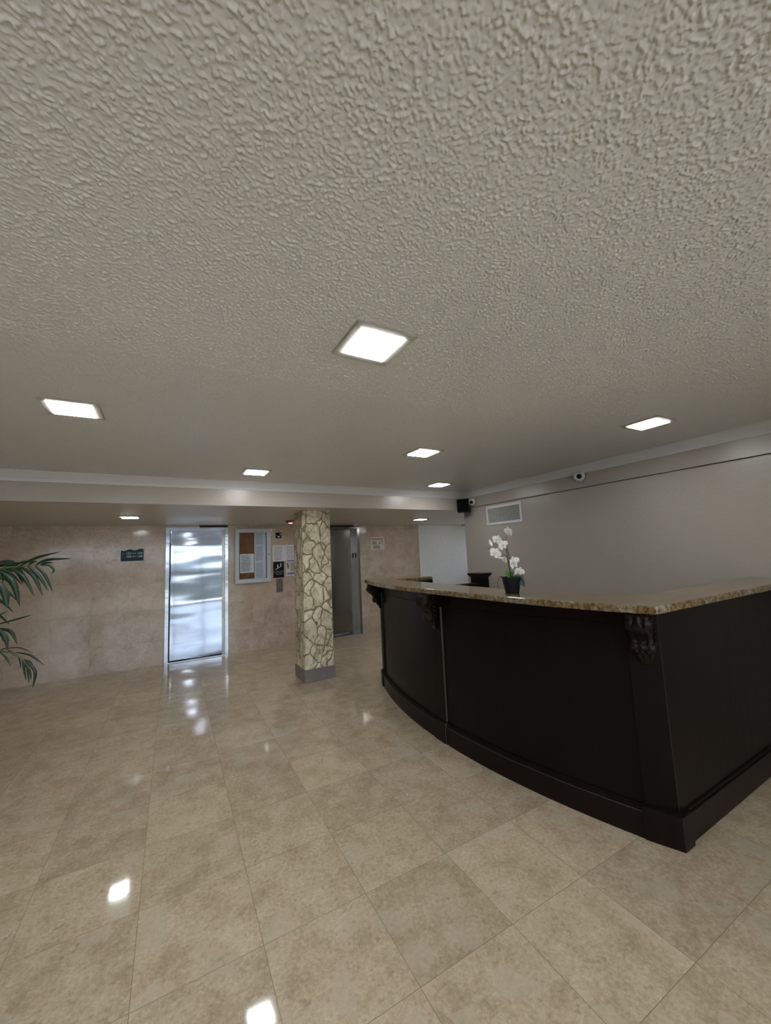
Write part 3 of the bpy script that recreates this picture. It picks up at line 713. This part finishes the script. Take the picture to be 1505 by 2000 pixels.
bud(.078, .119, .024, .014, -.6, BUD); bud(.094, .104, .018, .010, -.9, BUD); bud(.103, .092, .014, .008, -.9, BUD)
for base, tip, w_, bend, wd, mt in [((.000, .10, -.01), (.075, .045, -.05), .066, (.01, .018, -.01), (.35, .9, .0), OLF), ((.02, .105, 0), (.078, .058, .0), .05, (.02, .022, 0), (.2, .8, .3), OLF),
                                ((-.004, .105, 0), (-.032, .158, -.01), .034, (-.006, .004, 0), (.8, .5, .2), OLB), ((.0, .10, .01), (.012, .150, .01), .022, (.004, 0, 0), (1, .1, .1), OLB),
                                ((.0, .10, .02), (.02, .12, .09), .045, (0, .02, 0), (1, .1, .1), OLF)]:
    bm = bmesh.new(); blade(bm, op(*base), op(*tip), w_, RV*bend[0]+UV*bend[1]+FV*bend[2], RV*wd[0]+UV*wd[1]+FV*wd[2]); thick(link('leaf', bm, mt, orc, True))

# ================================================================ PALM at the left edge
PALM = m_leaf('palm_leaf', (.008, .024, .011), (.016, .044, .018), .45); PSTEM = flat('palm_stem', (.10, .13, .05), .5)
PB = Vector((-1.28, 3.45, 0)); palm = empty('potted_palm', PB); tag(palm, 'green feather palm whose arching fronds enter at the left edge', 'potted plant')
bm = bmesh.new(); lathe(bm, [(.13, 0), (.14, .01), (.175, .30), (.185, .31), (.185, .34), (.165, .34), (.155, .29)], PB); link('pot', bm, flat('dark_brown_ceramic', (.05, .035, .028), .3), palm, True)
bm = bmesh.new(); lathe(bm, [(.01, .305), (.158, .30), (.157, .29), (.01, .285)], PB); link('soil', bm, flat('potting_soil', (.03, .02, .013), .95, bump=.01), palm)
LEAFLETS=[
 ('A',[(-0.8, 3.124, 1.577), (-0.761, 3.098, 1.602), (-0.71, 3.07, 1.597)],0.010),
 ('A',[(-0.729, 3.025, 1.58), (-0.637, 2.966, 1.627), (-0.521, 2.897, 1.654)],0.015),
 ('A',[(-0.707, 3.104, 1.583), (-0.679, 3.086, 1.605), (-0.659, 3.074, 1.606)],0.014),
 ('A',[(-0.662, 3.044, 1.581), (-0.596, 3.002, 1.613), (-0.465, 2.927, 1.613)],0.015),
 ('A',[(-0.643, 3.068, 1.585), (-0.611, 3.048, 1.596), (-0.573, 3.026, 1.594)],0.013),
 ('A',[(-0.635, 3.028, 1.584), (-0.587, 3.002, 1.578), (-0.563, 2.991, 1.549), (-0.579, 3.003, 1.525)],0.011),
 ('A',[(-0.807, 3.014, 1.559), (-0.738, 2.983, 1.491), (-0.704, 2.98, 1.355)],0.030),
 ('A',[(-0.775, 3.052, 1.575), (-0.701, 3.016, 1.517), (-0.647, 3.0, 1.404)],0.020),
 ('A',[(-0.727, 3.059, 1.577), (-0.659, 3.027, 1.519), (-0.613, 3.015, 1.404)],0.020),
 ('A',[(-0.698, 3.064, 1.583), (-0.638, 3.038, 1.517), (-0.589, 3.021, 1.429)],0.017),
 ('A',[(-0.664, 3.068, 1.583), (-0.611, 3.046, 1.519), (-0.574, 3.037, 1.422)],0.016),
 ('A',[(-0.801, 3.194, 1.579), (-0.741, 3.155, 1.608), (-0.668, 3.114, 1.607)],0.012),
 ('B',[(-0.788, 2.892, 1.515), (-0.743, 2.876, 1.442), (-0.729, 2.878, 1.359)],0.033),
 ('B',[(-0.791, 2.961, 1.445), (-0.75, 2.939, 1.43), (-0.709, 2.919, 1.407)],0.006),
 ('B',[(-0.822, 3.054, 1.305), (-0.799, 3.04, 1.313), (-0.762, 3.016, 1.334)],0.007),
 ('B',[(-0.829, 3.064, 1.254), (-0.723, 3.001, 1.282), (-0.639, 2.949, 1.306)],0.010),
 ('C',[(-0.813, 3.058, 1.236), (-0.745, 3.021, 1.215), (-0.712, 3.012, 1.14)],0.017),
 ('C',[(-0.791, 2.986, 1.247), (-0.754, 2.971, 1.19), (-0.743, 2.974, 1.122)],0.018),
 ('C',[(-0.832, 3.128, 1.219), (-0.808, 3.118, 1.192), (-0.798, 3.117, 1.151)],0.013),
 ('C',[(-0.826, 3.185, 1.206), (-0.798, 3.173, 1.173), (-0.784, 3.169, 1.141)],0.008),
 ('D',[(-0.799, 3.123, 1.11), (-0.718, 3.076, 1.113), (-0.646, 3.04, 1.075)],0.006),
 ('D',[(-0.75, 3.157, 1.076), (-0.674, 3.116, 1.054), (-0.604, 3.084, 0.992)],0.010),
 ('D',[(-0.796, 3.064, 1.103), (-0.766, 3.051, 1.069), (-0.742, 3.044, 1.02)],0.010),
 ('D',[(-0.737, 3.153, 1.048), (-0.728, 3.152, 1.016), (-0.726, 3.156, 0.98)],0.008),
 ('D',[(-0.717, 3.144, 1.029), (-0.707, 3.145, 0.974), (-0.696, 3.147, 0.906)],0.011),
 ('D',[(-0.705, 3.164, 1.005), (-0.693, 3.164, 0.945), (-0.688, 3.168, 0.886)],0.009),
 ('D',[(-0.687, 3.131, 0.996), (-0.675, 3.13, 0.95), (-0.672, 3.133, 0.909)],0.009),
 ('D',[(-0.695, 3.109, 1.028), (-0.645, 3.088, 0.963), (-0.656, 3.106, 0.87)],0.016),
 ('D',[(-0.713, 3.141, 1.033), (-0.678, 3.123, 1.014), (-0.657, 3.117, 0.972)],0.012),
 ('D',[(-0.793, 3.18, 1.092), (-0.761, 3.165, 1.067), (-0.721, 3.145, 1.043)],0.011),
 ('D',[(-0.833, 3.203, 1.087), (-0.817, 3.193, 1.1), (-0.789, 3.177, 1.103)],0.007),
 ('D',[(-0.719, 3.12, 1.048), (-0.699, 3.114, 1.002), (-0.702, 3.12, 0.966)],0.009),
]
FR = {'A': [(-1.10, 3.33, 1.22), (-1.02, 3.25, 1.38), (-.933, 3.189, 1.479), (-.879, 3.15, 1.548), (-.832, 3.12, 1.570), (-.793, 3.097, 1.577), (-.739, 3.065, 1.579), (-.692, 3.038, 1.583), (-.649, 3.013, 1.583), (-.629, 3.002, 1.584)],
      'B': [(-1.08, 3.32, 1.15), (-.959, 3.215, 1.391), (-.909, 3.178, 1.46), (-.855, 3.14, 1.511), (-.82, 3.05, 1.50), (-.80, 2.93, 1.46)],
      'C': [(-1.05, 3.33, 1.0), (-.956, 3.241, 1.167), (-.898, 3.201, 1.218), (-.843, 3.169, 1.226), (-.815, 3.155, 1.209), (-.80, 3.12, 1.19)],
      'D': [(-1.05, 3.36, .90), (-.954, 3.256, 1.033), (-.892, 3.214, 1.083), (-.825, 3.175, 1.093), (-.778, 3.15, 1.082), (-.723, 3.122, 1.052), (-.695, 3.11, 1.019), (-.667, 3.099, .973)]}
def leaflet(bm, pts, w_):
    """thin arching strip through 3-4 points, folded lengthways"""
    P = [Vector(p) for p in pts]; Q = []
    for i in range(len(P)-1):
        p0 = P[max(i-1, 0)]; p1 = P[i]; p2 = P[i+1]; p3 = P[min(i+2, len(P)-1)]
        for q in range(5):
            u = q/5; Q.append(.5*((2*p1)+(-p0+p2)*u+(2*p0-5*p1+4*p2-p3)*u*u+(-p0+3*p1-3*p2+p3)*u**3))
    Q.append(P[-1]); n = len(Q)-1; rows = []
    vd = Vector((-.33, .90, .1)).normalized()
    for i, c in enumerate(Q):
        t = (Q[min(i+1, n)]-Q[max(i-1, 0)]).normalized(); s = t.cross(vd).normalized(); f = i/n
        h = w_/2*(.25+.75*sin(pi*min(1, f*1.5+.12)/1.0*.5) if f < .5 else (1-((f-.5)*2)**1.6))*1.05
        h = max(h, w_*.02)
        rows.append([bm.verts.new(c-s*h+vd*h*.3), bm.verts.new(c), bm.verts.new(c+s*h+vd*h*.3)])
    for i in range(n):
        for k in (0, 1): bm.faces.new((rows[i][k], rows[i][k+1], rows[i+1][k+1], rows[i+1][k]))
def frond(stem, leaves):
    bm = bmesh.new(); P = [PB+Vector((.0, 0, .30))] + [PB+(Vector(stem[0])-PB)*Vector((.35, .35, .6)) if False else PB+Vector(((stem[0][0]-PB.x)*.3, (stem[0][1]-PB.y)*.3, stem[0][2]*.6))] + [Vector(p) for p in stem]
    n = len(P); tube(bm, P, [.009*(1-i/n)+.0015 for i in range(n)], 7)
    o = link('frond', bm, PSTEM, palm, True)
    bm = bmesh.new()
    for pts, w_ in leaves: leaflet(bm, pts, w_)
    lo = link('leaflets', bm, PALM, o, True); thick(lo, .0006)
for g in 'ABCD':
    lv = [(p, w_) for k, p, w_ in LEAFLETS if k == g]
    S = [Vector(p) for p in FR[g]]
    for i in range(0, 2):          # leaflets on the stretch outside the picture
        for sg in (-1, 1):
            b = S[i].lerp(S[i+1], .5); lv.append(([b, b+Vector((sg*.10-.02, sg*-.12, .03)), b+Vector((sg*.17-.03, sg*-.2, -.06))], .022))
    frond(FR[g], lv)
rp = random.Random(5)
for k in range(9):                  # the rest of the crown, beyond the left edge
    a = radians(75+k*25+rp.uniform(-6, 6)); L = rp.uniform(.5, .75); zt = rp.uniform(1.25, 1.75); D = Vector((cos(a), sin(a), 0)); st = []
    for i in range(8):
        f = i/7; st.append(tuple(PB+D*(.12+L*f)+Vector((0, 0, .7+(zt-.7)*sin(pi*.5*min(1, f*1.35))-.3*max(0, f-.6)))))
    lv = []; sd_ = Vector((-D.y, D.x, 0))
    for i in range(14):
        f = .25+.72*i/13; q = f*7; i0 = int(q); b = Vector(st[i0]).lerp(Vector(st[min(i0+1, 7)]), q-i0)
        for sg in (-1, 1):
            ln = .26*sin(pi*(.25+.7*f)); lv.append(([b, b+sd_*sg*ln*.5+D*.08+Vector((0, 0, .02)), b+sd_*sg*ln*.8+D*.16+Vector((0, 0, -.10))], .020))
    frond(st, lv)

# ================================================================ WALL FITTINGS, right wall
vent = empty('air_vent', (XR, 3.80, 1.895)); tag(vent, 'white framed return air vent with dark vertical slats on the right wall', 'air vent')
vy0, vy1, vz0, vz1 = 3.475, 4.115, 1.895, 2.165
bm = bmesh.new(); f = .035
box(bm, XR-.014, XR, vy0, vy1, vz0, vz0+f, .003); box(bm, XR-.014, XR, vy0, vy1, vz1-f, vz1, .003); box(bm, XR-.014, XR, vy0, vy0+f, vz0+f, vz1-f, .003); box(bm, XR-.014, XR, vy1-f, vy1, vz0+f, vz1-f, .003)
for y in (vy0+.09, vy1-.09):
    for z in (vz0+.017, vz1-.017): lathe(bm, [(.005, 0), (.004, .002)], (XR-.016, y, z), seg=10, M4=Matrix.Rotation(-pi/2, 3, 'Y'))
link('frame', bm, WPLAS, vent)
bx('backing', XR-.003, XR-.0005, vy0+f, vy1-f, vz0+f, vz1-f, DARK, vent)
SLAT = flat('grey_slat_metal', (.50, .50, .45), .4); n = 30
for i in range(n):
    y = vy0+f+(vy1-vy0-2*f)*(i+.5)/n; bm = bmesh.new()
    vs = [bm.verts.new(p) for p in ((XR-.012, y+.0020, vz0+f), (XR-.005, y-.0040, vz0+f), (XR-.005, y-.0040, vz1-f), (XR-.012, y+.0020, vz1-f))]
    bm.faces.new(vs); e = bmesh.ops.extrude_face_region(bm, geom=bm.faces[:]); bmesh.ops.translate(bm, verts=[v for v in e['geom'] if isinstance(v, bmesh.types.BMVert)], vec=(0, .0012, 0)); bmesh.ops.recalc_face_normals(bm, faces=bm.faces)
    link('slat', bm, SLAT, vent)
def turret(y, z, R, label, aim, x=XR):
    r = empty('security_camera', (x, y, z)); tag(r, label, 'security camera')
    Rm = Matrix.Rotation(-pi/2, 3, 'Y')
    bm = bmesh.new(); lathe(bm, [(R*1.02, 0), (R*1.02, R*.25), (R*.95, R*.42), (R*.6, R*.46)], (x, y, z), seg=32, M4=Rm); link('base', bm, WPLAS, r, True)
    A = Vector(aim).normalized(); c = Vector((x-R*.62, y, z)); q = A.to_track_quat('Z', 'Y').to_matrix()
    bm = bmesh.new(); pr = [(R*.82*sin(pi*k/16)+.0005, -R*.82*cos(pi*k/16)) for k in range(0, 13)] + [(R*.50, R*.62), (R*.47, R*.60)]
    lathe(bm, pr, c, seg=32, M4=q); b = link('ball', bm, WPLAS, r, True)
    bm = bmesh.new(); lathe(bm, [(R*.45, R*.60), (R*.42, R*.66), (R*.2, R*.71), (.001, R*.72)], c, seg=24, M4=q); link('lens', bm, BLACK, b, True)
    bm = bmesh.new(); lathe(bm, [(R*1.06, -.001), (R*1.06, .004)], (x, y, z), seg=32, M4=Rm); link('shadow_gap_ring', bm, DARK, r)  # dark ring stands in for the shadow gap behind the base
    return r
turret(2.63, 2.325, .062, 'larger white turret camera on the right wall under the crown moulding', (-.95, -1.0, -.35))
turret(4.375, 2.275, .058, 'small white turret camera beside the black corner speaker', (-.9, -.75, -.3))
spk = empty('wall_speaker', (3.93, 4.46, 2.12)); tag(spk, 'small black loudspeaker hung in the corner under the crown', 'speaker')
n = Vector((-.80, -.60, 0)).normalized(); t = Vector((-n.y, n.x, 0)); O = Vector((3.93, 4.47, 0))
bm = bmesh.new(); obox(bm, O, n, t, -.088, .088, -.06, .078, 2.125, 2.325, .008); link('cabinet', bm, BLACK, spk)
bm = bmesh.new(); obox(bm, O, n, t, -.080, .080, .078, .086, 2.133, 2.317, .003); link('grille', bm, BLACKM, spk)
bm = bmesh.new(); tube(bm, [(3.95, 4.49, 2.20), (4.0, 4.53, 2.12), (4.039, 4.54, 2.12)], .012, 8); box(bm, 4.0, 4.039, 4.47, 4.56, 2.08, 2.14, .008); link('bracket', bm, flat('grey_plastic', (.25, .24, .22), .5), spk)

# ================================================================ WALL FITTINGS, elevator wall
FZ = YB
nb = empty('notice_board', (1.375, YB, 1.16)); tag(nb, 'white framed glazed cork notice board beside the bright steel elevator', 'notice board')
bx0, bx1, bz0, bz1 = 1.072, 1.680, 1.158, 2.108
bm = bmesh.new(); f = .058
for a in ((bx0, bx1, bz0, bz0+f), (bx0, bx1, bz1-f, bz1), (bx0, bx0+f, bz0+f, bz1-f), (bx1-f, bx1, bz0+f, bz1-f)): box(bm, a[0], a[1], YB-.050, YB, a[2], a[3], .004)
link('frame', bm, ALW, nb)
bm = bmesh.new(); g = .012
for a in ((bx0+f, bx1-f, bz0+f, bz0+f+g), (bx0+f, bx1-f, bz1-f-g, bz1-f), (bx0+f, bx0+f+g, bz0+f+g, bz1-f-g), (bx1-f-g, bx1-f, bz0+f+g, bz1-f-g)): box(bm, a[0], a[1], YB-.044, YB-.012, a[2], a[3], .002)
link('inner_frame', bm, ALW, nb)
bx('cork_panel', bx0+f, bx1-f, YB-.012, YB-.004, bz0+f, bz1-f, CORK, nb)
bx('glass', bx0+f+g, bx1-f-g, YB-.036, YB-.033, bz0+f+g, bz1-f-g, GLASS, nb)
bm = bmesh.new(); lathe(bm, [(.010, 0), (.010, .004), (.006, .006)], (bx1-f/2-.002, YB-.050, 1.645), seg=16, M4=Matrix.Rotation(pi/2, 3, 'X')); link('lock', bm, flat('lock_metal', (.1, .1, .1), .3, 1), nb, True)
def sheet(name, x0, x1, z0, z1, y, mat, label, cat, group=None, tilt=0):
    bm = bmesh.new(); box(bm, x0, x1, y-.0012, y, z0, z1)
    if tilt:
        c = Vector(((x0+x1)/2, y, z1)); bmesh.ops.rotate(bm, verts=bm.verts, cent=c, matrix=Matrix.Rotation(tilt, 3, 'Y'))
    o = link(name, bm, mat); shift(o, ((x0+x1)/2, y, z0)); return tag(o, label, cat, group)
PA = m_paper('printed_notice_sheet', 30, dens=.52, base=(.88, .88, .92)); PB_ = m_paper('typed_sheet', 22, base=(.76, .75, .78), dens=.48, ink=(.3, .3, .36)); PCc = m_paper('ruled_form', 34, dens=.52, base=(.74, .76, .86), ink=(.26, .27, .36))
sheet('notice_paper', 1.158, 1.392, 1.335, 1.665, YB-.0125, PA, 'white letter pinned low on the cork of the notice board', 'paper', 'papers inside the notice board')
sheet('notice_paper', 1.402, 1.600, 1.812, 2.036, YB-.0125, PCc, 'topmost of the three bluish sheets inside the notice board', 'paper', 'papers inside the notice board')
sheet('notice_paper', 1.402, 1.600, 1.520, 1.815, YB-.0137, PCc, 'middle of the three bluish sheets inside the notice board', 'paper', 'papers inside the notice board')
sheet('notice_paper', 1.402, 1.600, 1.232, 1.524, YB-.0125, PCc, 'lowest of the three bluish sheets inside the notice board', 'paper', 'papers inside the notice board')
bm = bmesh.new(); lathe(bm, [(.006, 0), (.006, .004), (.003, .007)], (1.275, YB-.0138, 1.655), seg=12, M4=Matrix.Rotation(pi/2, 3, 'X')); o = link('push_pin', bm, flat('red_plastic', (.5, .04, .03), .4)); shift(o, (1.275, YB-.0138, 1.655)); tag(o, 'red push pin at the top of the white cork-board letter', 'push pin')
for x, z, lb in ((1.29, 1.300, 'yellow push pin under the white letter on the cork'), (1.25, 1.262, 'brass push pin near the bottom of the cork')):
    bm = bmesh.new(); lathe(bm, [(.006, 0), (.006, .004), (.003, .007)], (x, YB-.0125, z), seg=12, M4=Matrix.Rotation(pi/2, 3, 'X')); o = link('push_pin', bm, flat('yellow_plastic', (.55, .40, .06), .4)); shift(o, (x, YB-.0125, z)); tag(o, lb, 'push pin')
sheet('posted_notice', 1.722, 1.953, 1.510, 1.803, YB-.0002, PB_, 'white typed notice taped right of the notice board', 'paper', 'notices taped to the elevator wall')
sheet('posted_notice', 1.955, 2.175, 1.520, 1.803, YB-.0002, PB_, 'white typed notice partly hidden behind the stone column', 'paper', 'notices taped to the elevator wall')
# coloured poster
ps = empty('illustrated_poster', (2.07, YB, 1.24)); tag(ps, 'small poster with dark pictures beside the stairway sign, by the column', 'poster')
bx('poster_sheet', 1.965, 2.19, YB-.0045, YB-.0016, 1.232, 1.548, flat('poster_paper', (.66, .62, .64), .5), ps)
bx('printed_heading', 1.985, 2.17, YB-.0052, YB-.0045, 1.495, 1.520, flat('heading_blue', (.20, .20, .32), .5), ps)
bm = bmesh.new()
for x, z, r in ((1.995, 1.455, .017), (2.0, 1.415, .02), (2.005, 1.38, .014)): lathe(bm, [(r, 0), (r, .0008)], (x, YB-.0045, z), seg=14, M4=Matrix.Rotation(pi/2, 3, 'X'))
link('printed_picture', bm, flat('picture_ink', (.05, .05, .06), .5), ps)
pt = bx('printed_text', 2.03, 2.175, YB-.0052, YB-.0045, 1.30, 1.485, m_paper('poster_print', 12, (.24, .12, .12), .7, (.62, .55, .58)), ps)
bx('printed_band', 1.985, 2.175, YB-.0052, YB-.0045, 1.258, 1.292, flat('band_blue', (.17, .19, .27), .5), ps)
def text(body, size, x, z, y, mat, parent=None, name='lettering', align='CENTER', sx=1.0, bold=0):
    cu = bpy.data.curves.new(name, 'FONT'); cu.body = body; cu.size = size; cu.align_x = align; cu.align_y = 'CENTER'; cu.extrude = .0003; cu.offset = bold; cu.space_character = 1.05
    cu.materials.append(mat); o = bpy.data.objects.new(name, cu); C.objects.link(o)
    dg = bpy.context.evaluated_depsgraph_get(); me = bpy.data.meshes.new_from_object(o.evaluated_get(dg)); bpy.data.objects.remove(o)
    o = bpy.data.objects.new(name, me); C.objects.link(o); L = Vector((x, y, z))
    for v in me.vertices: v.co = (v.co.x*sx, -v.co.z, v.co.y)
    if parent: o.parent = parent; L = L-parent.location
    o.location = L; return o
WINK = flat('white_ink', (.62, .64, .62), .5); KINK = flat('black_ink', (.03, .03, .03), .5); RINK = flat('red_ink', (.28, .03, .025), .5); BKS = flat('black_sign_plastic', (.006, .008, .012), .6, Specular_IOR_Level=.2)
# stairs sign
ss = empty('stairway_sign', (1.83, YB, 1.21)); tag(ss, 'black fire safety sign with white figures climbing a stair line', 'sign')
bx('sign_plate', 1.733, 1.925, YB-.004, YB, 1.212, 1.502, BKS, ss, .001)
bm = bmesh.new()
def flatpoly(bm, pts, y): 
    vs = [bm.verts.new((x, y, z)) for x, z in pts]; f = bm.faces.new(vs); e = bmesh.ops.extrude_face_region(bm, geom=[f]); bmesh.ops.translate(bm, verts=[v for v in e['geom'] if isinstance(v, bmesh.types.BMVert)], vec=(0, -.0006, 0))
flatpoly(bm, [(1.770, 1.362), (1.785, 1.362), (1.800, 1.376), (1.815, 1.376), (1.830, 1.392), (1.845, 1.392), (1.860, 1.408), (1.884, 1.414), (1.884, 1.424), (1.855, 1.419), (1.840, 1.404), (1.822, 1.402), (1.808, 1.388), (1.793, 1.386), (1.780, 1.373), (1.768, 1.370)], YB-.0041)
for x, z in ((1.812, 1.405), (1.868, 1.430)):
    flatpoly(bm, [(x-.006, z-.02), (x+.006, z-.02), (x+.008, z+.012), (x+.016, z+.014), (x+.010, z+.030), (x-.010, z+.030), (x-.016, z+.010), (x-.008, z+.010)], YB-.0041)
    lathe(bm, [(.009, 0), (.009, .0006)], (x, YB-.0041, z+.042), seg=14, M4=Matrix.Rotation(pi/2, 3, 'X'))
bmesh.ops.recalc_face_normals(bm, faces=bm.faces); link('pictogram', bm, WINK, ss)
DINK = flat('dim_white_ink', (.24, .27, .29), .5)
for i, (tx, sz) in enumerate((('IN CASE OF FIRE', .023), ('USE STAIRS', .026), ('FOR EXIT', .024))): text(tx, sz, 1.829, 1.328-.028*i, YB-.0045, DINK, ss, bold=.0004)
# small black pictogram sign
sp = empty('elevator_pictogram_sign', (1.835, YB, 1.93)); tag(sp, 'tiny black plate with white shapes above the typed notices', 'sign')
bx('sign_plate', 1.781, 1.889, YB-.004, YB, 1.932, 2.034, BKS, sp, .001)
bm = bmesh.new(); flatpoly(bm, [(1.812, 1.948), (1.862, 1.948), (1.868, 1.962), (1.850, 1.966), (1.848, 1.972), (1.818, 1.972), (1.810, 1.960)], YB-.0041); flatpoly(bm, [(1.856, 1.985), (1.876, 1.99), (1.878, 2.012), (1.868, 2.018), (1.858, 2.006)], YB-.0041); flatpoly(bm, [(1.786, 1.974), (1.800, 1.976), (1.800, 1.986), (1.788, 1.99)], YB-.0041)
bmesh.ops.recalc_face_normals(bm, faces=bm.faces); link('pictogram', bm, WINK, sp)
# call plate
cp = empty('elevator_call_plate', (1.84, YB, .95)); tag(cp, 'stainless steel call button plate under the black stairway sign', 'call panel')
bx('plate', 1.785, 1.903, YB-.006, YB, .952, 1.192, flat('satin_call_plate', (.19, .175, .16), .35, .3), cp, .002)
for z in (1.10, 1.045):
    bm = bmesh.new(); lathe(bm, [(.012, 0), (.012, .004), (.009, .006)], (1.844, YB-.006, z), seg=18, M4=Matrix.Rotation(pi/2, 3, 'X')); link('button', bm, flat('button_ring', (.3, .3, .3), .3, 1), cp, True)
# warning sign
ws = empty('warning_sign', (3.90, YB, 1.66)); tag(ws, 'white WARNING notice with red heading right of the dark elevator', 'sign')
bx('sign_plate', 3.741, 4.068, YB-.003, YB, 1.655, 1.918, flat('sign_white', (.66, .62, .55), .5), ws)
text('WARNING!', .058, 3.895, 1.872, YB-.0034, RINK, ws, bold=.001, sx=.98)
bx('printed_text', 3.765, 3.915, YB-.0036, YB-.003, 1.757, 1.842, m_paper('warning_print_small', 4, (.05, .05, .04), .8, (.66, .62, .55)), ws)
bx('printed_text', 3.765, 4.03, YB-.0036, YB-.003, 1.668, 1.757, m_paper('warning_print_wide', 4, (.05, .05, .04), .8, (.66, .62, .55)), ws)
bm = bmesh.new()
flatpoly(bm, [(3.928, 1.778), (3.962, 1.770), (3.948, 1.815)], YB-.0031)
tube(bm, [(3.95, YB-.0034, 1.815), (3.99, YB-.0034, 1.833), (4.02, YB-.0034, 1.83), (4.03, YB-.0034, 1.815)], .0035, 5); tube(bm, [(3.965, YB-.0034, 1.79), (4.0, YB-.0034, 1.80), (4.02, YB-.0034, 1.812)], .003, 5)
tube(bm, [(3.99, YB-.0034, 1.79), (4.02, YB-.0034, 1.772), (4.045, YB-.0034, 1.765), (4.035, YB-.0034, 1.75)], .003, 5)
bmesh.ops.recalc_face_normals(bm, faces=bm.faces); link('pictogram', bm, KINK, ws)
# room number plaque with wavy top
rp_ = empty('room_number_sign', (-.415, YB, 1.62)); tag(rp_, 'teal wavy-topped plaque reading 131 to 143 and 100 to 128', 'sign')
def wavy(x0, x1, zb, zt, inset):
    top = [(x0+(x1-x0)*i/20, zt-.006-.014*(1-i/20)+.010*sin(i/20*4.2*pi+2.9)) for i in range(21)]
    return [(x0, zb)]+[(x1, zb)]+top[::-1]
bm = bmesh.new(); vs = [bm.verts.new((x, YB, z)) for x, z in wavy(-.578, -.262, 1.612, 1.818, 0)]; fc = bm.faces.new(vs); e = bmesh.ops.extrude_face_region(bm, geom=[fc]); bmesh.ops.translate(bm, verts=[v for v in e['geom'] if isinstance(v, bmesh.types.BMVert)], vec=(0, -.004, 0)); bmesh.ops.recalc_face_normals(bm, faces=bm.faces)
link('backing_plate', bm, flat('silver_backing', (.50, .52, .52), .35), rp_)
bm = bmesh.new(); vs = [bm.verts.new((x, YB-.004, z)) for x, z in wavy(-.568, -.272, 1.622, 1.808, 0)]; fc = bm.faces.new(vs); e = bmesh.ops.extrude_face_region(bm, geom=[fc]); bmesh.ops.translate(bm, verts=[v for v in e['geom'] if isinstance(v, bmesh.types.BMVert)], vec=(0, -.003, 0)); bmesh.ops.recalc_face_normals(bm, faces=bm.faces)
link('sign_face', bm, flat('teal_face', (.020, .052, .068), .6, var=.2, Specular_IOR_Level=.3), rp_)
PALE = flat('pale_sign_ink', (.55, .66, .66), .5)
for z, a_, b_ in ((1.738, '131', '143'), (1.690, '100', '128')):
    text(a_, .042, -.468, z, YB-.0075, PALE, rp_, sx=1.1, bold=.0008); text(b_, .042, -.322, z, YB-.0075, PALE, rp_, sx=1.1, bold=.0008)
for q in ([(-.424, 1.735), (-.385, 1.735), (-.385, 1.730), (-.368, 1.738), (-.385, 1.746), (-.385, 1.741), (-.424, 1.741)], [(-.424, 1.690), (-.408, 1.682), (-.408, 1.687), (-.368, 1.687), (-.368, 1.693), (-.408, 1.693), (-.408, 1.698)]):
    bm = bmesh.new(); flatpoly(bm, q, YB-.0072); bmesh.ops.recalc_face_normals(bm, faces=bm.faces); link('arrow', bm, PALE, rp_)
bx('pictogram', -.553, -.530, YB-.0076, YB-.007, 1.722, 1.752, flat('faint_teal', (.07, .13, .16), .4), rp_)

# ================================================================ CEILING DEVICES
st = empty('fire_alarm_strobe', (1.80, 6.30, ZL)); tag(st, 'red fire alarm strobe on the low ceiling beside the stone column', 'fire alarm')
REDP = flat('red_alarm_plastic', (.32, .02, .015), .35)
bm = bmesh.new(); lathe(bm, [(.075, 0), (.075, -.022), (.060, -.034), (.02, -.036)], (1.80, 6.30, ZL), seg=28); bmesh.ops.recalc_face_normals(bm, faces=bm.faces); link('housing', bm, REDP, st, True)
bm = bmesh.new(); box(bm, 1.765, 1.835, 6.27, 6.33, ZL-.050, ZL-.034, .006); link('strobe_lens', bm, flat('clear_strobe_plastic', (.85, .85, .85), .1), st)
for x, y, r, lb in ((3.30, 6.98, .055, 'round pale sensor on low ceiling above the dark elevator'), (6.15, 7.05, .065, 'small chrome sensor at the top of the white plaster wall')):
    o = empty('ceiling_sensor', (x, y, ZL)); tag(o, lb, 'sensor', 'round sensors on the low ceiling')
    bm = bmesh.new(); lathe(bm, [(r, 0), (r, -.012), (r*.8, -.022)], (x, y, ZL), seg=26); bmesh.ops.recalc_face_normals(bm, faces=bm.faces); link('base', bm, WPLAS, o, True)
    bm = bmesh.new(); lathe(bm, [(r*.75, -.022), (r*.65, -.036), (r*.35, -.046), (.001, -.048)], (x, y, ZL), seg=26); bmesh.ops.recalc_face_normals(bm, faces=bm.faces); link('dome', bm, STEELF, o, True)
